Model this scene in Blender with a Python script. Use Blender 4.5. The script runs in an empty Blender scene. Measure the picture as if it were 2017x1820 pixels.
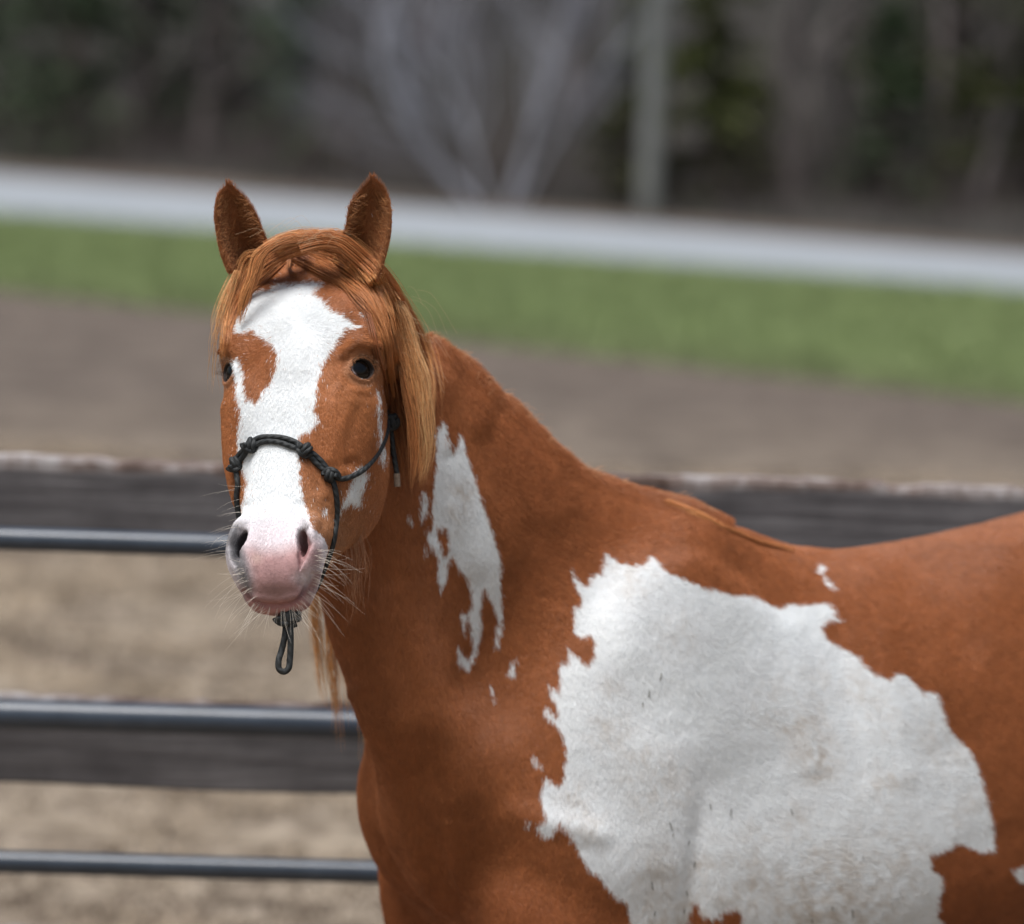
import bpy, bmesh, math, random
import numpy as np
from mathutils import Vector, Matrix
rng = np.random.default_rng(7)
random.seed(7)
R = math.radians
SC = bpy.context.scene
COL = SC.collection

# ---------------------------------------------------------------- camera
LENS, SENS, PW, PH = 150.0, 36.0, 2017.0, 1820.0
KPX = SENS / LENS / PW                     # tangent per photo pixel
CAM_H, PITCH, ROLL, FOCUS = 2.24, 6.07, 2.2, 5.86
cam_data = bpy.data.cameras.new('camera'); cam = bpy.data.objects.new('camera', cam_data); COL.objects.link(cam)
cam_data.lens = LENS; cam_data.sensor_width = SENS; cam_data.clip_start = 0.1; cam_data.clip_end = 2000
cam.matrix_world = Matrix.Translation((0, 0, CAM_H)) @ Matrix.Rotation(R(90 - PITCH), 4, 'X') @ Matrix.Rotation(R(ROLL), 4, 'Z')
SC.camera = cam
cam_data.dof.use_dof = True; cam_data.dof.focus_distance = FOCUS; cam_data.dof.aperture_fstop = 2.75
cam_data.dof.aperture_blades = 0
CM = np.array(cam.matrix_world.to_3x3()); CL = np.array([0, 0, CAM_H])
CX, CD, CF = CM[:, 0], -CM[:, 1], -CM[:, 2]   # right, down, forward

def at(px, py, d):
    "photo pixel and distance along the view -> world point"
    return CL + d * (CF + (px - PW/2) * KPX * CX + (py - PH/2) * KPX * CD)
def ground_at(px, py, z=0.0):
    r = CF + (px - PW/2) * KPX * CX + (py - PH/2) * KPX * CD
    return CL + r * ((z - CAM_H) / r[2])
def to_px(P):
    q = np.asarray(P) - CL
    d = q @ CF
    return PW/2 + (q @ CX) / d / KPX, PH/2 + (q @ CD) / d / KPX, d

# ---------------------------------------------------------------- world and sun: overcast day
world = bpy.data.worlds.new('World'); SC.world = world; world.use_nodes = True
wn = world.node_tree.nodes; wl = world.node_tree.links
SUN_EL, SUN_AZ = 70.0, 215.0               # azimuth clockwise from +Y
sky = wn.new('ShaderNodeTexSky'); sky.sky_type = 'NISHITA'; sky.sun_disc = False
sky.sun_elevation = R(SUN_EL); sky.sun_rotation = R(SUN_AZ)
sky.air_density = 1.6; sky.dust_density = 5.0; sky.ozone_density = 1.0
bg = wn['Background']; bg.inputs['Strength'].default_value = 0.08
wl.new(sky.outputs[0], bg.inputs['Color'])
sd = bpy.data.lights.new('sun', 'SUN'); sd.energy = 3.3; sd.angle = R(34); sd.color = (0.985, 0.99, 1.0)
sun = bpy.data.objects.new('sun', sd); COL.objects.link(sun)
to_sun = Vector((math.sin(R(SUN_AZ)) * math.cos(R(SUN_EL)), math.cos(R(SUN_AZ)) * math.cos(R(SUN_EL)), math.sin(R(SUN_EL))))
sun.rotation_euler = to_sun.to_track_quat('Z', 'Y').to_euler()
SC.view_settings.view_transform = 'Standard'; SC.view_settings.look = 'None'
SC.view_settings.exposure = 0.32; SC.view_settings.gamma = 1.0

# ---------------------------------------------------------------- distance-field helpers
def smin(a, b, k):
    h = np.maximum(k - np.abs(a - b), 0) / k
    return np.minimum(a, b) - h * h * k * 0.25
def smax(a, b, k):
    return -smin(-a, -b, k)
def sell(p, c, r, fr=None):
    q = p - np.asarray(c)
    if fr is not None: q = q @ np.asarray(fr).T
    r = np.asarray(r, float)
    k0 = np.sqrt(((q / r) ** 2).sum(-1)) + 1e-9
    k1 = np.sqrt(((q / r ** 2) ** 2).sum(-1)) + 1e-9
    return k0 * (k0 - 1) / k1
def scap(p, a, b, ra, rb=None):
    rb = ra if rb is None else rb
    a = np.asarray(a, float); b = np.asarray(b, float)
    ba = b - a; t = np.clip(((p - a) @ ba) / (ba @ ba), 0, 1)
    return np.linalg.norm(p - a - t[:, None] * ba, axis=-1) - (ra + (rb - ra) * t)
def spoly(p, pts, rs):
    d = None
    for i in range(len(pts) - 1):
        e = scap(p, pts[i], pts[i+1], rs[i], rs[i+1]); d = e if d is None else np.minimum(d, e)
    return d
def stube(p, pts, ru, rv, side, k=0):
    "swept ellipse: ru along side, rv across"
    best = None
    pts = np.asarray(pts, float)
    side = np.asarray(side, float)
    if side.ndim == 1: side = np.repeat(side[None], len(pts), 0)
    for i in range(len(pts) - 1):
        a, b = pts[i], pts[i+1]; ba = b - a; L = np.linalg.norm(ba); ax = ba / L
        t = np.clip(((p - a) @ ba) / (L * L), 0, 1)[:, None]
        s = side[i] * (1 - t) + side[i+1] * t
        s = s - (s @ ax)[:, None] * ax; s /= np.linalg.norm(s, axis=-1, keepdims=True)
        v = np.cross(s, ax)
        q = p - a - t * ba
        U = ru[i] + (ru[i+1] - ru[i]) * t[:, 0]; V = rv[i] + (rv[i+1] - rv[i]) * t[:, 0]
        W = np.minimum(U, V)
        x, y, z = (q * s).sum(-1), (q * v).sum(-1), q @ ax
        k0 = np.sqrt((x/U)**2 + (y/V)**2 + (z/W)**2) + 1e-9
        k1 = np.sqrt((x/U**2)**2 + (y/V**2)**2 + (z/W**2)**2) + 1e-9
        d = k0 * (k0 - 1) / k1
        best = d if best is None else (smin(best, d, k) if k else np.minimum(best, d))
    return best
def cubic(x, xs, ys):
    "smooth (Catmull-Rom) interpolation on uneven knots"
    xs = np.asarray(xs, float); ys = np.asarray(ys, float)
    m = np.gradient(ys, xs)
    x = np.clip(x, xs[0], xs[-1]); i = np.clip(np.searchsorted(xs, x) - 1, 0, len(xs) - 2)
    h = xs[i+1] - xs[i]; t = (x - xs[i]) / h
    return ((2*t**3 - 3*t**2 + 1) * ys[i] + (t**3 - 2*t**2 + t) * h * m[i] + (-2*t**3 + 3*t**2) * ys[i+1] + (t**3 - t**2) * h * m[i+1])
def sloft(u, v, t, K, ex=2.2):
    "lofted along t. K columns: t, vtop, vbot, halfwidth, top narrowing"
    K = np.asarray(K, float)
    vt, vb, w, nar = (cubic(t, K[:, 0], K[:, j]) for j in (1, 2, 3, 4))
    c = (vt + vb) / 2; rv = np.maximum((vt - vb) / 2, 0.005)
    y = (v - c) / rv
    w = np.maximum(w, 0.005) * (1 - nar * np.clip(y, -1, 1) * 0.5)
    rho = (np.abs(u / w) ** ex + np.abs(y) ** ex) ** (1 / ex)
    d = (rho - 1) * np.minimum(rv, w)
    out = np.maximum(K[0, 0] - t, t - K[-1, 0])
    return np.where(out > 0, np.sqrt(np.maximum(d, 0) ** 2 + out ** 2), d)

# ---------------------------------------------------------------- the horse: frames
YAW, HP, HR = R(14), R(27), R(1.0)
_F = -math.sin(YAW) * CX - math.cos(YAW) * CF          # where the face looks, level
_D = CD
HA = math.cos(HP) * _D + math.sin(HP) * _F             # down the face
HN = math.cos(HP) * _F - math.sin(HP) * _D             # out of the face
HS = math.cos(YAW) * CX - math.sin(YAW) * CF           # towards the horse's left
HS, HA = HS * math.cos(HR) - HA * math.sin(HR), HA * math.cos(HR) + HS * math.sin(HR)
HO = at(571, 722, 5.95)
HM = np.stack([HS, HA, HN])                            # rows
def hl(P): return (P - HO) @ HM.T                      # world -> head
def hw(q): return HO + np.asarray(q, float) @ HM       # head -> world

BETA = R(28)
BB = np.array([math.cos(BETA), math.sin(BETA), 0]); BL = np.array([math.sin(BETA), -math.cos(BETA), 0]); BZ = np.array([0, 0, 1.0])
BO = at(1290, 968, 6.55); BS = 1.06
BM = np.stack([BB, BL, BZ])
def bl(P): return (P - BO) @ BM.T / BS
def bw(q): return BO + (np.asarray(q, float) * BS) @ BM
GZ = -BO[2] / BS                                       # ground in body units

TORSO = [(-.415, -.38, -.47, .05, 0), (-.38, -.32, -.53, .095, 0), (-.33, -.27, -.59, .125, .1), (-.25, -.20, -.68, .165, .3), (-.12, -.07, -.76, .205, .5), (0, -.02, -.77, .23, .75),
         (.15, -.055, -.765, .262, .6), (.3, -.080, -.755, .288, .42), (.45, -.085, -.735, .298, .3), (.6, -.070, -.70, .29, .25), (.75, -.04, -.655, .275, .2),
         (.9, -.02, -.61, .27, .3), (1.05, -.06, -.60, .24, .3), (1.17, -.17, -.58, .18, .2), (1.24, -.32, -.48, .06, 0)]
HEADL = [(-.245, -.10, -.14, .04, 0), (-.215, -.062, -.155, .076, 0), (-.165, -.034, -.17, .090, .05), (-.10, -.012, -.165, .092, .08), (-.05, -.002, -.155, .094, .1), (0, 0, -.145, .092, .1), (.045, -.004, -.14, .088, .15),
         (.09, -.010, -.14, .082, .25), (.14, -.015, -.13, .072, .35), (.19, -.018, -.125, .065, .4), (.235, -.020, -.115, .060, .3), (.27, -.025, -.10, .052, 0), (.30, -.034, -.09, .045, 0), (.325, -.055, -.075, .02, 0)]

# neck: axis runs from behind the skull back to the shoulders
NK = np.array([hw((0, -.12, -.12)), hw((.012, -.04, -.205)), at(812, 898, 6.27), at(915, 1110, 6.36), at(1040, 1275, 6.48), at(1130, 1370, 6.58)])
NRU = [.060, .064, .072, .092, .12, .14]
NRV = [.085, .136, .164, .217, .262, .266]
NSD = np.array([HS, HS*.9+BL*.1, HS * .5 + BL * .5, BL, BL, BL])
_x = np.arange(6.0); _xx = np.linspace(0, 5, 15)
NK = np.stack([cubic(_xx, _x, NK[:, k]) for k in range(3)], -1); NSD = np.stack([np.interp(_xx, _x, NSD[:, k]) for k in range(3)], -1)
NRU = cubic(_xx, _x, NRU); NRV = cubic(_xx, _x, NRV)

def sdf_body(P):
    q = bl(P)
    d = sloft(q[:, 1], q[:, 2], q[:, 0], TORSO, 2.25) * BS
    u = np.stack([q[:, 0], np.abs(q[:, 1]), q[:, 2]], -1)
    def E(c, r, k, fr=None):
        nonlocal d
        d = smin(d, sell(u, c, r, fr) * BS, k)
    def frz(a):  # tilt in the b-z plane
        a = R(a); return np.array([[math.cos(a), 0, math.sin(a)], [0, 1, 0], [-math.sin(a), 0, math.cos(a)]])
    E((-.13, .155, -.37), (.14, .055, .30), .14, frz(-24))     # shoulder blade muscle
    E((-.26, .08, -.43), (.12, .08, .12), .07)                # point of shoulder
    E((-.318, .05, -.44), (.10, .07, .14), .06)               # breast
    E((-.205, .168, -.60), (.125, .085, .22), .035, frz(10))      # upper arm
    E((1.0, .14, -.34), (.21, .14, .30), .10)                  # thigh
    E((.80, .16, -.50), (.12, .10, .16), .08)                  # stifle
    # legs
    K = GZ + .005
    def T(pts, ru, rv, k):
        nonlocal d
        d = smin(d, stube(u, pts, ru, rv, np.array([0, 1.0, 0])) * BS, k)
    T([(-.14, .125, -.66), (-.17, .13, -.86), (-.19, .13, -.98), (-.19, .13, -1.03)], [.06, .052, .036, .038], [.09, .062, .042, .04], .09)
    T([(-.19, .13, -1.03), (-.185, .13, K+.17), (-.19, .13, K+.14), (-.215, .13, K+.05), (-.225, .13, K)], [.036, .024, .03, .04, .055], [.04, .026, .034, .045, .065], .02)
    T([(.95, .15, -.5), (.93, .15, -.72), (1.08, .145, -.93), (1.10, .145, -.98)], [.10, .065, .034, .034], [.14, .08, .045, .045], .06)
    T([(1.10, .145, -.96), (1.05, .145, K+.17), (1.04, .145, K+.13), (1.01, .145, K+.05), (1.0, .145, K)], [.036, .027, .03, .04, .055], [.048, .03, .034, .045, .065], .02)
    d = smax(d, (K + .0 - q[:, 2]) * BS, .01)
    # neck
    n = stube(P, NK, NRU, NRV, NSD, .035)
    d = smin(d, n, .07)
    # windpipe and underline of the neck, crest
    d = smin(d, spoly(P, [at(705, 1000, 6.2), at(735, 1200, 6.19), at(800, 1400, 6.22), at(880, 1560, 6.32)], [.05, .055, .06, .05]), .12)
    return d

def sdf_head(P, d):
    h = hl(P)
    m = (h[:, 1] > -.3) & (h[:, 1] < .45) & (np.abs(h[:, 0]) < .25) & (h[:, 2] > -.42) & (h[:, 2] < .12)
    if not m.any(): return d
    h = h[m]; e0 = d[m]
    u = np.stack([np.abs(h[:, 0]), h[:, 1], h[:, 2]], -1)
    e = sloft(h[:, 0], h[:, 2], h[:, 1], HEADL, 2.35)
    def E(c, r, k, fr=None):
        nonlocal e
        e = smin(e, sell(u, c, r, fr), k)
    def S(x, k):
        nonlocal e
        e = smax(e, -x, k)
    E((.061, .035, -.13), (.042, .115, .12), .03)                # jowl
    E((.056, .095, -.155), (.040, .09, .10), .03)
    e = smin(e, spoly(u, [(.034, .12, -.19), (.028, .22, -.13), (.018, .30, -.098)], [.04, .033, .028]), .035)
    e = smin(e, spoly(u, [(.084, .03, -.070), (.072, .10, -.078), (.060, .15, -.085)], [.02, .018, .014]), .04)  # facial crest
    E((.0745, -.014, -.046), (.029, .038, .031), .018)           # orbit
    E((.078, -.045, -.028), (.030, .024, .020), .03)            # brow
    S(sell(u, (.108, -.085, -.055), (.014, .03, .02)), .03)      # hollow above the eye
    E((.080, -.055, -.055), (.030, .055, .045), .03)
    E((.072, -.10, -.065), (.034, .06, .05), .035)
    E((.0, -.06, -.025), (.06, .07, .03), .03)                  # forehead
    # muzzle
    E((0, .265, -.062), (.062, .062, .046), .03)
    E((.046, .258, -.042), (.023, .042, .030), .015)            # nostril wings
    E((0, .294, -.050), (.044, .030, .030), .02)                # upper lip
    S(sell(u, (.030, .215, -.002), (.012, .05, .012)), .02)
    E((0, .316, -.076), (.042, .026, .030), .012)               # lower lip / chin
    if 0: S(spoly(u, [(0, .327, -.056), (.016, .327, -.059), (.034, .312, -.066), (.050, .282, -.074), (.056, .255, -.082)], [.0035, .0035, .0035, .003, .0015]), .006)  # mouth
    # nostrils: comma-shaped holes, steep inner wall and sloping outer wall
    S(spoly(u, [(.041, .228, -.014), (.047, .244, -.020), (.051, .264, -.024), (.049, .283, -.026), (.044, .300, -.036)], [.003, .0085, .0112, .007, .001]), .009)
    S(sell(u, (.044, .258, -.042), (.0095, .020, .030), NFR), .007)
    # the eye: hollow round it, lids hugging the ball, ball socket, slit
    S(sell(u, EYE_C + EYE_D * .0505, (.034, .031, .026), EYE_FR), .016)
    e = smin(e, np.linalg.norm(u - EYE_C, axis=1) - .0290, .005)
    e = smin(e, spoly(u, LIDS, [.0028 + .0016 * math.sin(math.pi * min(q, 8) / 8) for q in range(17)]), .004)
    S(smax(np.maximum(sell(u, EYE_C + EYE_D * .026 + EYE_FR[1] * .0065, (.0208, .0198, .022), EYE_FR), sell(u, EYE_C + EYE_D * .026 - EYE_FR[1] * .0065, (.0208, .0205, .022), EYE_FR)), .0240 - np.linalg.norm(u - EYE_C, axis=1), .001), .002)
    out = d.copy(); out[m] = smin(e0, e, .018)
    return out
NFR = np.array([[.97, -.22, 0], [.22, .97, 0], [0, 0, 1.0]])
EYE_C = np.array([.0785, -.008, -.0395])
EYE_D = np.array([.80, 0.02, .60]); EYE_D /= np.linalg.norm(EYE_D)
_t = np.array([0.45, -.25, -.6]); _t -= (_t @ EYE_D) * EYE_D; _t /= np.linalg.norm(_t)
EYE_FR = np.stack([_t, np.cross(EYE_D, _t), EYE_D])
LIDS = [EYE_C + EYE_D * .0205 + .0200 * math.cos(R(22.5 * q + 200)) * EYE_FR[0] + .0155 * math.sin(R(22.5 * q + 200)) * EYE_FR[1] for q in range(17)]
def sdf(P):
    out = np.empty(len(P))
    for i in range(0, len(P), 200000):
        p = P[i:i+200000]
        out[i:i+200000] = sdf_head(p, sdf_body(p))
    return out
def grad(P, f0=None, e=.0008):
    g = np.empty_like(P)
    for k in range(3):
        o = np.zeros(3); o[k] = e
        g[:, k] = (sdf(P + o) - sdf(P - o)) / (2 * e)
    return g
def sstep(a, b, x):
    t = np.clip((x - a) / (b - a), 0, 1); return t * t * (3 - 2 * t)
def project(P, it=3):
    P = P.copy()
    for _ in range(it):
        f = sdf(P); g = grad(P)
        P -= (np.clip(f, -.01, .01) / np.maximum((g * g).sum(-1), .15))[:, None] * g
    return P

def surface_nets(lo, hi, vs, cf=4):
    n = np.ceil((np.asarray(hi) - lo) / (vs * cf)).astype(int)
    gc = np.stack(np.meshgrid(*[lo[k] + (np.arange(n[k]) + .5) * vs * cf - vs * .5 for k in range(3)], indexing='ij'), -1)
    fc = sdf(gc.reshape(-1, 3)).reshape(n)
    F = fc.astype(np.float32).repeat(cf, 0).repeat(cf, 1).repeat(cf, 2)
    near = np.abs(F) < vs * cf * 1.6
    I = np.argwhere(near)
    F[near] = sdf(lo + I * vs)
    neg = F < 0
    c = neg[:-1, :-1, :-1]
    cnt = np.zeros(c.shape, np.int8)
    for dx in (0, 1):
        for dy in (0, 1):
            for dz in (0, 1):
                cnt += neg[dx:neg.shape[0]-1+dx, dy:neg.shape[1]-1+dy, dz:neg.shape[2]-1+dz]
    act = (cnt > 0) & (cnt < 8)
    idx = -np.ones(c.shape, int); A = np.argwhere(act); idx[act] = np.arange(len(A))
    V = lo + (A + .5) * vs
    quads = []
    for ax in range(3):
        s0 = [slice(1, -1)] * 3; s1 = [slice(1, -1)] * 3
        s1[ax] = slice(2, None)
        a = neg[tuple(s0)]; b = neg[tuple(s1)]
        E = np.argwhere(a != b) + 1
        u, v = [(1, 2), (2, 0), (0, 1)][ax]
        sgn = a[tuple((E - 1).T)]
        def off(du, dv):
            o = E.copy(); o[:, u] += du; o[:, v] += dv
            return idx[tuple(o.T)]
        q = np.stack([off(-1, -1), off(0, -1), off(0, 0), off(-1, 0)], -1)
        q[~sgn] = q[~sgn][:, ::-1]
        quads.append(q)
    Q = np.concatenate(quads)
    return V, Q[(Q >= 0).all(1)]

def make_mesh(name, V, F, smooth=True):
    me = bpy.data.meshes.new(name)
    me.from_pydata([tuple(v) for v in V], [], [tuple(f) for f in F]) if not isinstance(V, np.ndarray) else me.from_pydata(V.tolist(), [], F.tolist() if isinstance(F, np.ndarray) else F)
    me.update()
    if smooth: me.polygons.foreach_set('use_smooth', np.ones(len(me.polygons), bool))
    return me
def getV(me):
    a = np.empty(len(me.vertices) * 3); me.vertices.foreach_get('co', a); return a.reshape(-1, 3)

# bounds of the whole horse
_c = np.array([bw((b, l, z)) for b in (-.8, 1.35) for l in (-.4, .4) for z in (GZ - .02, .15)] + [hw((s, a, n)) for s in (-.2, .2) for a in (-.25, .42) for n in (-.3, .1)])
LO, HI = _c.min(0) - .03, _c.max(0) + .03
V, Q = surface_nets(LO, HI, .0058)
V = project(V, 2)
me = make_mesh('horse', V, Q)
bm = bmesh.new(); bm.from_mesh(me)
def refine(test):
    bm.verts.ensure_lookup_table(); bm.faces.ensure_lookup_table()
    co = np.array([v.co for v in bm.verts]); ok = test(co)
    bm.verts.index_update()
    es = [e for e in bm.edges if ok[e.verts[0].index] and ok[e.verts[1].index]]
    bmesh.ops.subdivide_edges(bm, edges=es, cuts=1, use_grid_fill=True)
def in_head(co):
    h = hl(co); return (h[:, 1] > -.2) & (np.abs(h[:, 0]) < .16) & (h[:, 2] > -.2)
def in_front(co):
    x, y, dd = to_px(co)
    return (x > 400) & (x < 2250) & (y > 300) & (y < 2000)
refine(in_head)
def fine(co):
    h = hl(co); a = np.abs(h)
    return ((h[:, 1] > .22) & (h[:, 1] < .36) & (a[:, 0] < .12) & (h[:, 2] > -.13)) | (np.linalg.norm(np.stack([a[:, 0], h[:, 1], h[:, 2]], -1) - EYE_C - EYE_D * .015, axis=-1) < .04)
refine(fine)
bm.to_mesh(me); bm.free()
V = getV(me)
ed = np.empty(len(me.edges) * 2, int); me.edges.foreach_get('vertices', ed); ed = ed.reshape(-1, 2)
deg = np.bincount(ed.ravel(), minlength=len(V))
def relax(V, it, mask):
    for _ in range(it):
        s = np.zeros_like(V)
        for k in range(3):
            s[:, k] = np.bincount(ed[:, 0], V[ed[:, 1], k], len(V)) + np.bincount(ed[:, 1], V[ed[:, 0], k], len(V))
        V = V + .5 * mask[:, None] * (s / deg[:, None] - V)
    return V
V = project(V, 1)
hm = in_head(V)
for _ in range(3):
    V = relax(V, 3, hm * 1.0)
    V[hm] = project(V[hm], 2)
V = relax(V, 26, sstep(0.0, .05, np.maximum(-.05 - (hl(V)[:, 2] + .17), 0) + (hl(V)[:, 1] > .42) * .1 + (hl(V)[:, 0] > .16) * .1))
me.vertices.foreach_set('co', V.ravel()); me.update()

def vnoise(P, f, oct=2, seed=0):
    "value noise, -1..1"
    out = np.zeros(len(P)); amp = 1; tot = 0
    for o in range(oct):
        q = P * f * 2 ** o + seed * 17.3 + o * 5.1; i = np.floor(q).astype(np.int64); t = q - i; t = t * t * (3 - 2 * t)
        r = 0
        for dx in (0, 1):
            for dy in (0, 1):
                for dz in (0, 1):
                    h = ((i[:, 0] + dx) * 73856093) ^ ((i[:, 1] + dy) * 19349663) ^ ((i[:, 2] + dz) * 83492791)
                    h = (h ^ (h >> 13)) * 1274126177; h = (h ^ (h >> 16)) & 0xffff
                    r = r + (h / 32767.5 - 1) * (t[:, 0] if dx else 1 - t[:, 0]) * (t[:, 1] if dy else 1 - t[:, 1]) * (t[:, 2] if dz else 1 - t[:, 2])
        out += amp * r; tot += amp; amp *= .5
    return out / tot
me.vertices.foreach_set('co', V.ravel()); me.update()
BACK = np.array([(838,652),(900,700),(1000,790),(1060,850),(1150,932),(1250,967),(1350,990),(1450,1037),(1560,1078),(1640,1084),(1700,1078),(1800,1062),(1900,1040),(2017,1010),(2150,965)], float)
BREAST = np.array([(700,1390),(720,1440),(720,1480),(716,1590),(735,1690),(770,1740),(800,1820),(815,1900)], float)
def snap(V, poly, ax, lo, hi, fall, sgn):
    "ease an outline of the body onto a traced line"
    x, y, d = to_px(V); u, w = (x, y) if ax == 0 else (y, x)
    ok = (hl(V)[:, 1] > .40) | (x > 830)
    nb = int((hi - lo) / 12); bins = np.clip(((u - lo) / (hi - lo) * nb).astype(int), -1, nb); cur = np.full(nb, 1e9)
    m = ok & (u >= lo) & (u < hi); np.minimum.at(cur, np.clip(bins[m], 0, nb - 1), w[m])
    c = lo + (np.arange(nb) + .5) * (hi - lo) / nb; tgt = np.interp(c, poly[:, ax], poly[:, 1 - ax])
    dl = np.where(cur < 1e8, tgt - cur, 0); dl = np.convolve(np.r_[dl[0], dl, dl[-1]], [.25, .5, .25], 'valid')
    print('snap', ax, np.round(dl[::6]))
    sh = np.interp(u, c, dl) * sstep(lo - 60, lo + 30, u) * (1 - sstep(hi - 30, hi + 60, u))
    sh = np.clip(sh, -45, 45)
    top = np.interp(u, c, np.where(cur < 1e8, cur, tgt)); w_ = np.exp(-np.maximum(w - top, 0) ** 2 / fall ** 2) * ok
    return V + (CD if ax == 0 else CX) * (sh * w_ * d * KPX)[:, None]
V = snap(V, BACK, 0, 850, 2120, 130, 1)
MOUTH = [(481,1165),(490,1177),(503,1187),(522,1192),(548,1193),(572,1190),(588,1181),(602,1167),(616,1148),(626,1130)]
SCULPT = [  # 
 (1, MOUTH, 3.6, -5.5), (1, [(500,1200),(548,1206),(592,1196),(618,1168)], 7, 2.2), (1, [(500,1176),(548,1181),(590,1170)], 6, 1.2),
#  photo polyline, radius px, height mm (head first, then body)
 (1, [(690,790),(668,850),(652,900)], 15, 2.5), (1, [(687,912)], 13, -3.5), (1, [(640,780),(628,880),(622,960)], 13, -2.0), (1, [(602,780),(592,900),(588,980)], 9, 1.6), (1, [(512,780),(500,900),(492,980)], 9, 1.4),
 (1, [(676,694),(700,674),(738,680)], 10, 5.5), (1, [(428,694),(448,690)], 8, 3), (1, [(676,712),(690,742),(712,754),(740,748)], 6, -.8), (1, [(690,694),(712,684),(736,690)], 4, -2.0), (1, [(660,745),(640,765)], 10, -1.5), (1, [(690,768),(722,770)], 9, 1.5), (1, [(700,630)], 22, -3),
 (1, [(655,790),(672,860),(676,925)], 4, 1.2), (1, [(700,860),(715,930),(712,990)], 5, 1.0), (1, [(642,985),(636,1060)], 8, -1.6), (1, [(652,960),(660,1050)], 9, 1.8), (1, [(602,1128),(596,1150)], 8, -1.4), (1, [(560,1100),(575,1135)], 7, -.9), (1, [(500,1125),(505,1150)], 6, -1.0),
 (1, [(545,1090)], 26, 1.5), (1, [(590,600)], 30, 2),
 (0, [(770,1150),(795,1300),(820,1420),(850,1540)], 36, -7), (0, [(700,1360),(730,1445),(772,1545),(806,1640),(838,1740)], 18, 6), (0, [(800,1540),(850,1680),(900,1790)], 26, -7),
 (0, [(960,1700),(1080,1740),(1220,1830)], 70, -14), (0, [(880,1560),(940,1500)], 60, 7), (0, [(1130,1180),(1080,1320),(1000,1460)], 50, 5), (0, [(1060,1080),(985,1230),(905,1370)], 44, -7),
 (0, [(1384,1480),(1378,1610),(1368,1700),(1352,1830)], 26, -10, (1450, 1720)), (0, [(1290,1500),(1300,1680)], 65, 6), (0, [(1470,1560)], 85, -5), (0, [(860,760),(900,950),(930,1100)], 38, 6), (0, [(960,880),(1040,1040)], 38, -6),
 (0, [(880,900),(870,1050)], 16, -4), (0, [(1250,1130),(1230,1300)], 50, 5), (0, [(1560,1250),(1600,1500)], 30, 4), (0, [(1650,1250),(1700,1520)], 30, -4), (0, [(1740,1250),(1790,1520)], 28, 3), (0, [(1900,1480),(1960,1640)], 100, -16), (0, [(1970,1140)], 90, 14), (0, [(1480,1120)], 60, -6),
 (0, [(1800,1180),(1900,1260)], 50, -6), (0, [(880,1620),(900,1740)], 16, 5), (0, [(1010,1600),(1180,1640)], 26, 5)]
def pdist(x, y, pts):
    p = np.array(pts, float); out = np.full(len(x), 1e9)
    if len(p) == 1: return np.hypot(x - p[0, 0], y - p[0, 1])
    for a, b in zip(p[:-1], p[1:]):
        e = b - a; t = np.clip(((x - a[0]) * e[0] + (y - a[1]) * e[1]) / (e @ e), 0, 1)
        out = np.minimum(out, np.hypot(x - a[0] - t * e[0], y - a[1] - t * e[1]))
    return out
me.vertices.foreach_set('co', V.ravel()); me.update()
_n = np.empty(len(V) * 3); me.vertices.foreach_get('normal', _n); _n = _n.reshape(-1, 3)
_x, _y, _d = to_px(V); _h = hl(V)
_hd = (_h[:, 1] > -.26) & (_h[:, 1] < .37) & (np.abs(_h[:, 0]) < .135) & (_h[:, 2] > -.24)
_f = sstep(-.1, .25, -(_n @ CF))
_u = np.stack([np.abs(_h[:, 0]), _h[:, 1], _h[:, 2]], -1)
V = relax(V, 70, .95 * np.exp(-((_u[:, 0] - .078) / .028) ** 2 - ((_u[:, 1] + .092) / .042) ** 2) * (_h[:, 2] > -.14))
V = relax(V, 6, np.exp(-(np.linalg.norm(_u - (.046, .296, -.036), axis=1) / .011) ** 2))
V = V - HS * (.0075 * sstep(.030, .058, _h[:, 0]) * sstep(.21, .26, _h[:, 1]) * _hd)[:, None]
disp = np.zeros(len(V))
for hd_, pts, r_, mm, *fd in SCULPT:
    disp += (sstep(fd[0][0], fd[0][1], _y) if fd else 1) * mm * .001 * np.exp(-(pdist(_x, _y, pts) / r_) ** 2) * _f * (_hd if hd_ else ~_hd)
disp += (.0022 * vnoise(V, 9, 3) + .0008 * vnoise(V, 30, 2, 3)) * ~_hd + .0006 * vnoise(V, 28, 2) * _hd
V = V + _n * disp[:, None]
me.vertices.foreach_set('co', V.ravel()); me.update()
NV0 = len(V)
def resample(pts, n):
    p = np.array(pts, float); s_ = np.r_[0, np.cumsum(np.linalg.norm(np.diff(p, axis=0), axis=1))]; s_ /= s_[-1]
    t = np.linspace(0, 1, n)
    return np.stack([cubic(t, s_, p[:, k]) for k in range(p.shape[1])], -1)
EARS = [([(452,540),(438,505),(428,460),(424,420),(431,385),(452,361)], [(520,522),(527,488),(516,458),(505,428),(488,400),(452,361)], 6.035, -1),
        ([(688,530),(674,480),(684,445),(690,410),(708,380),(735,349)], [(742,556),(759,500),(768,455),(768,410),(758,376),(735,349)], 6.0, 1)]
ear_V, ear_F, ear_tag = [], [], []
NVv, NUu = 26, 15
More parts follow.
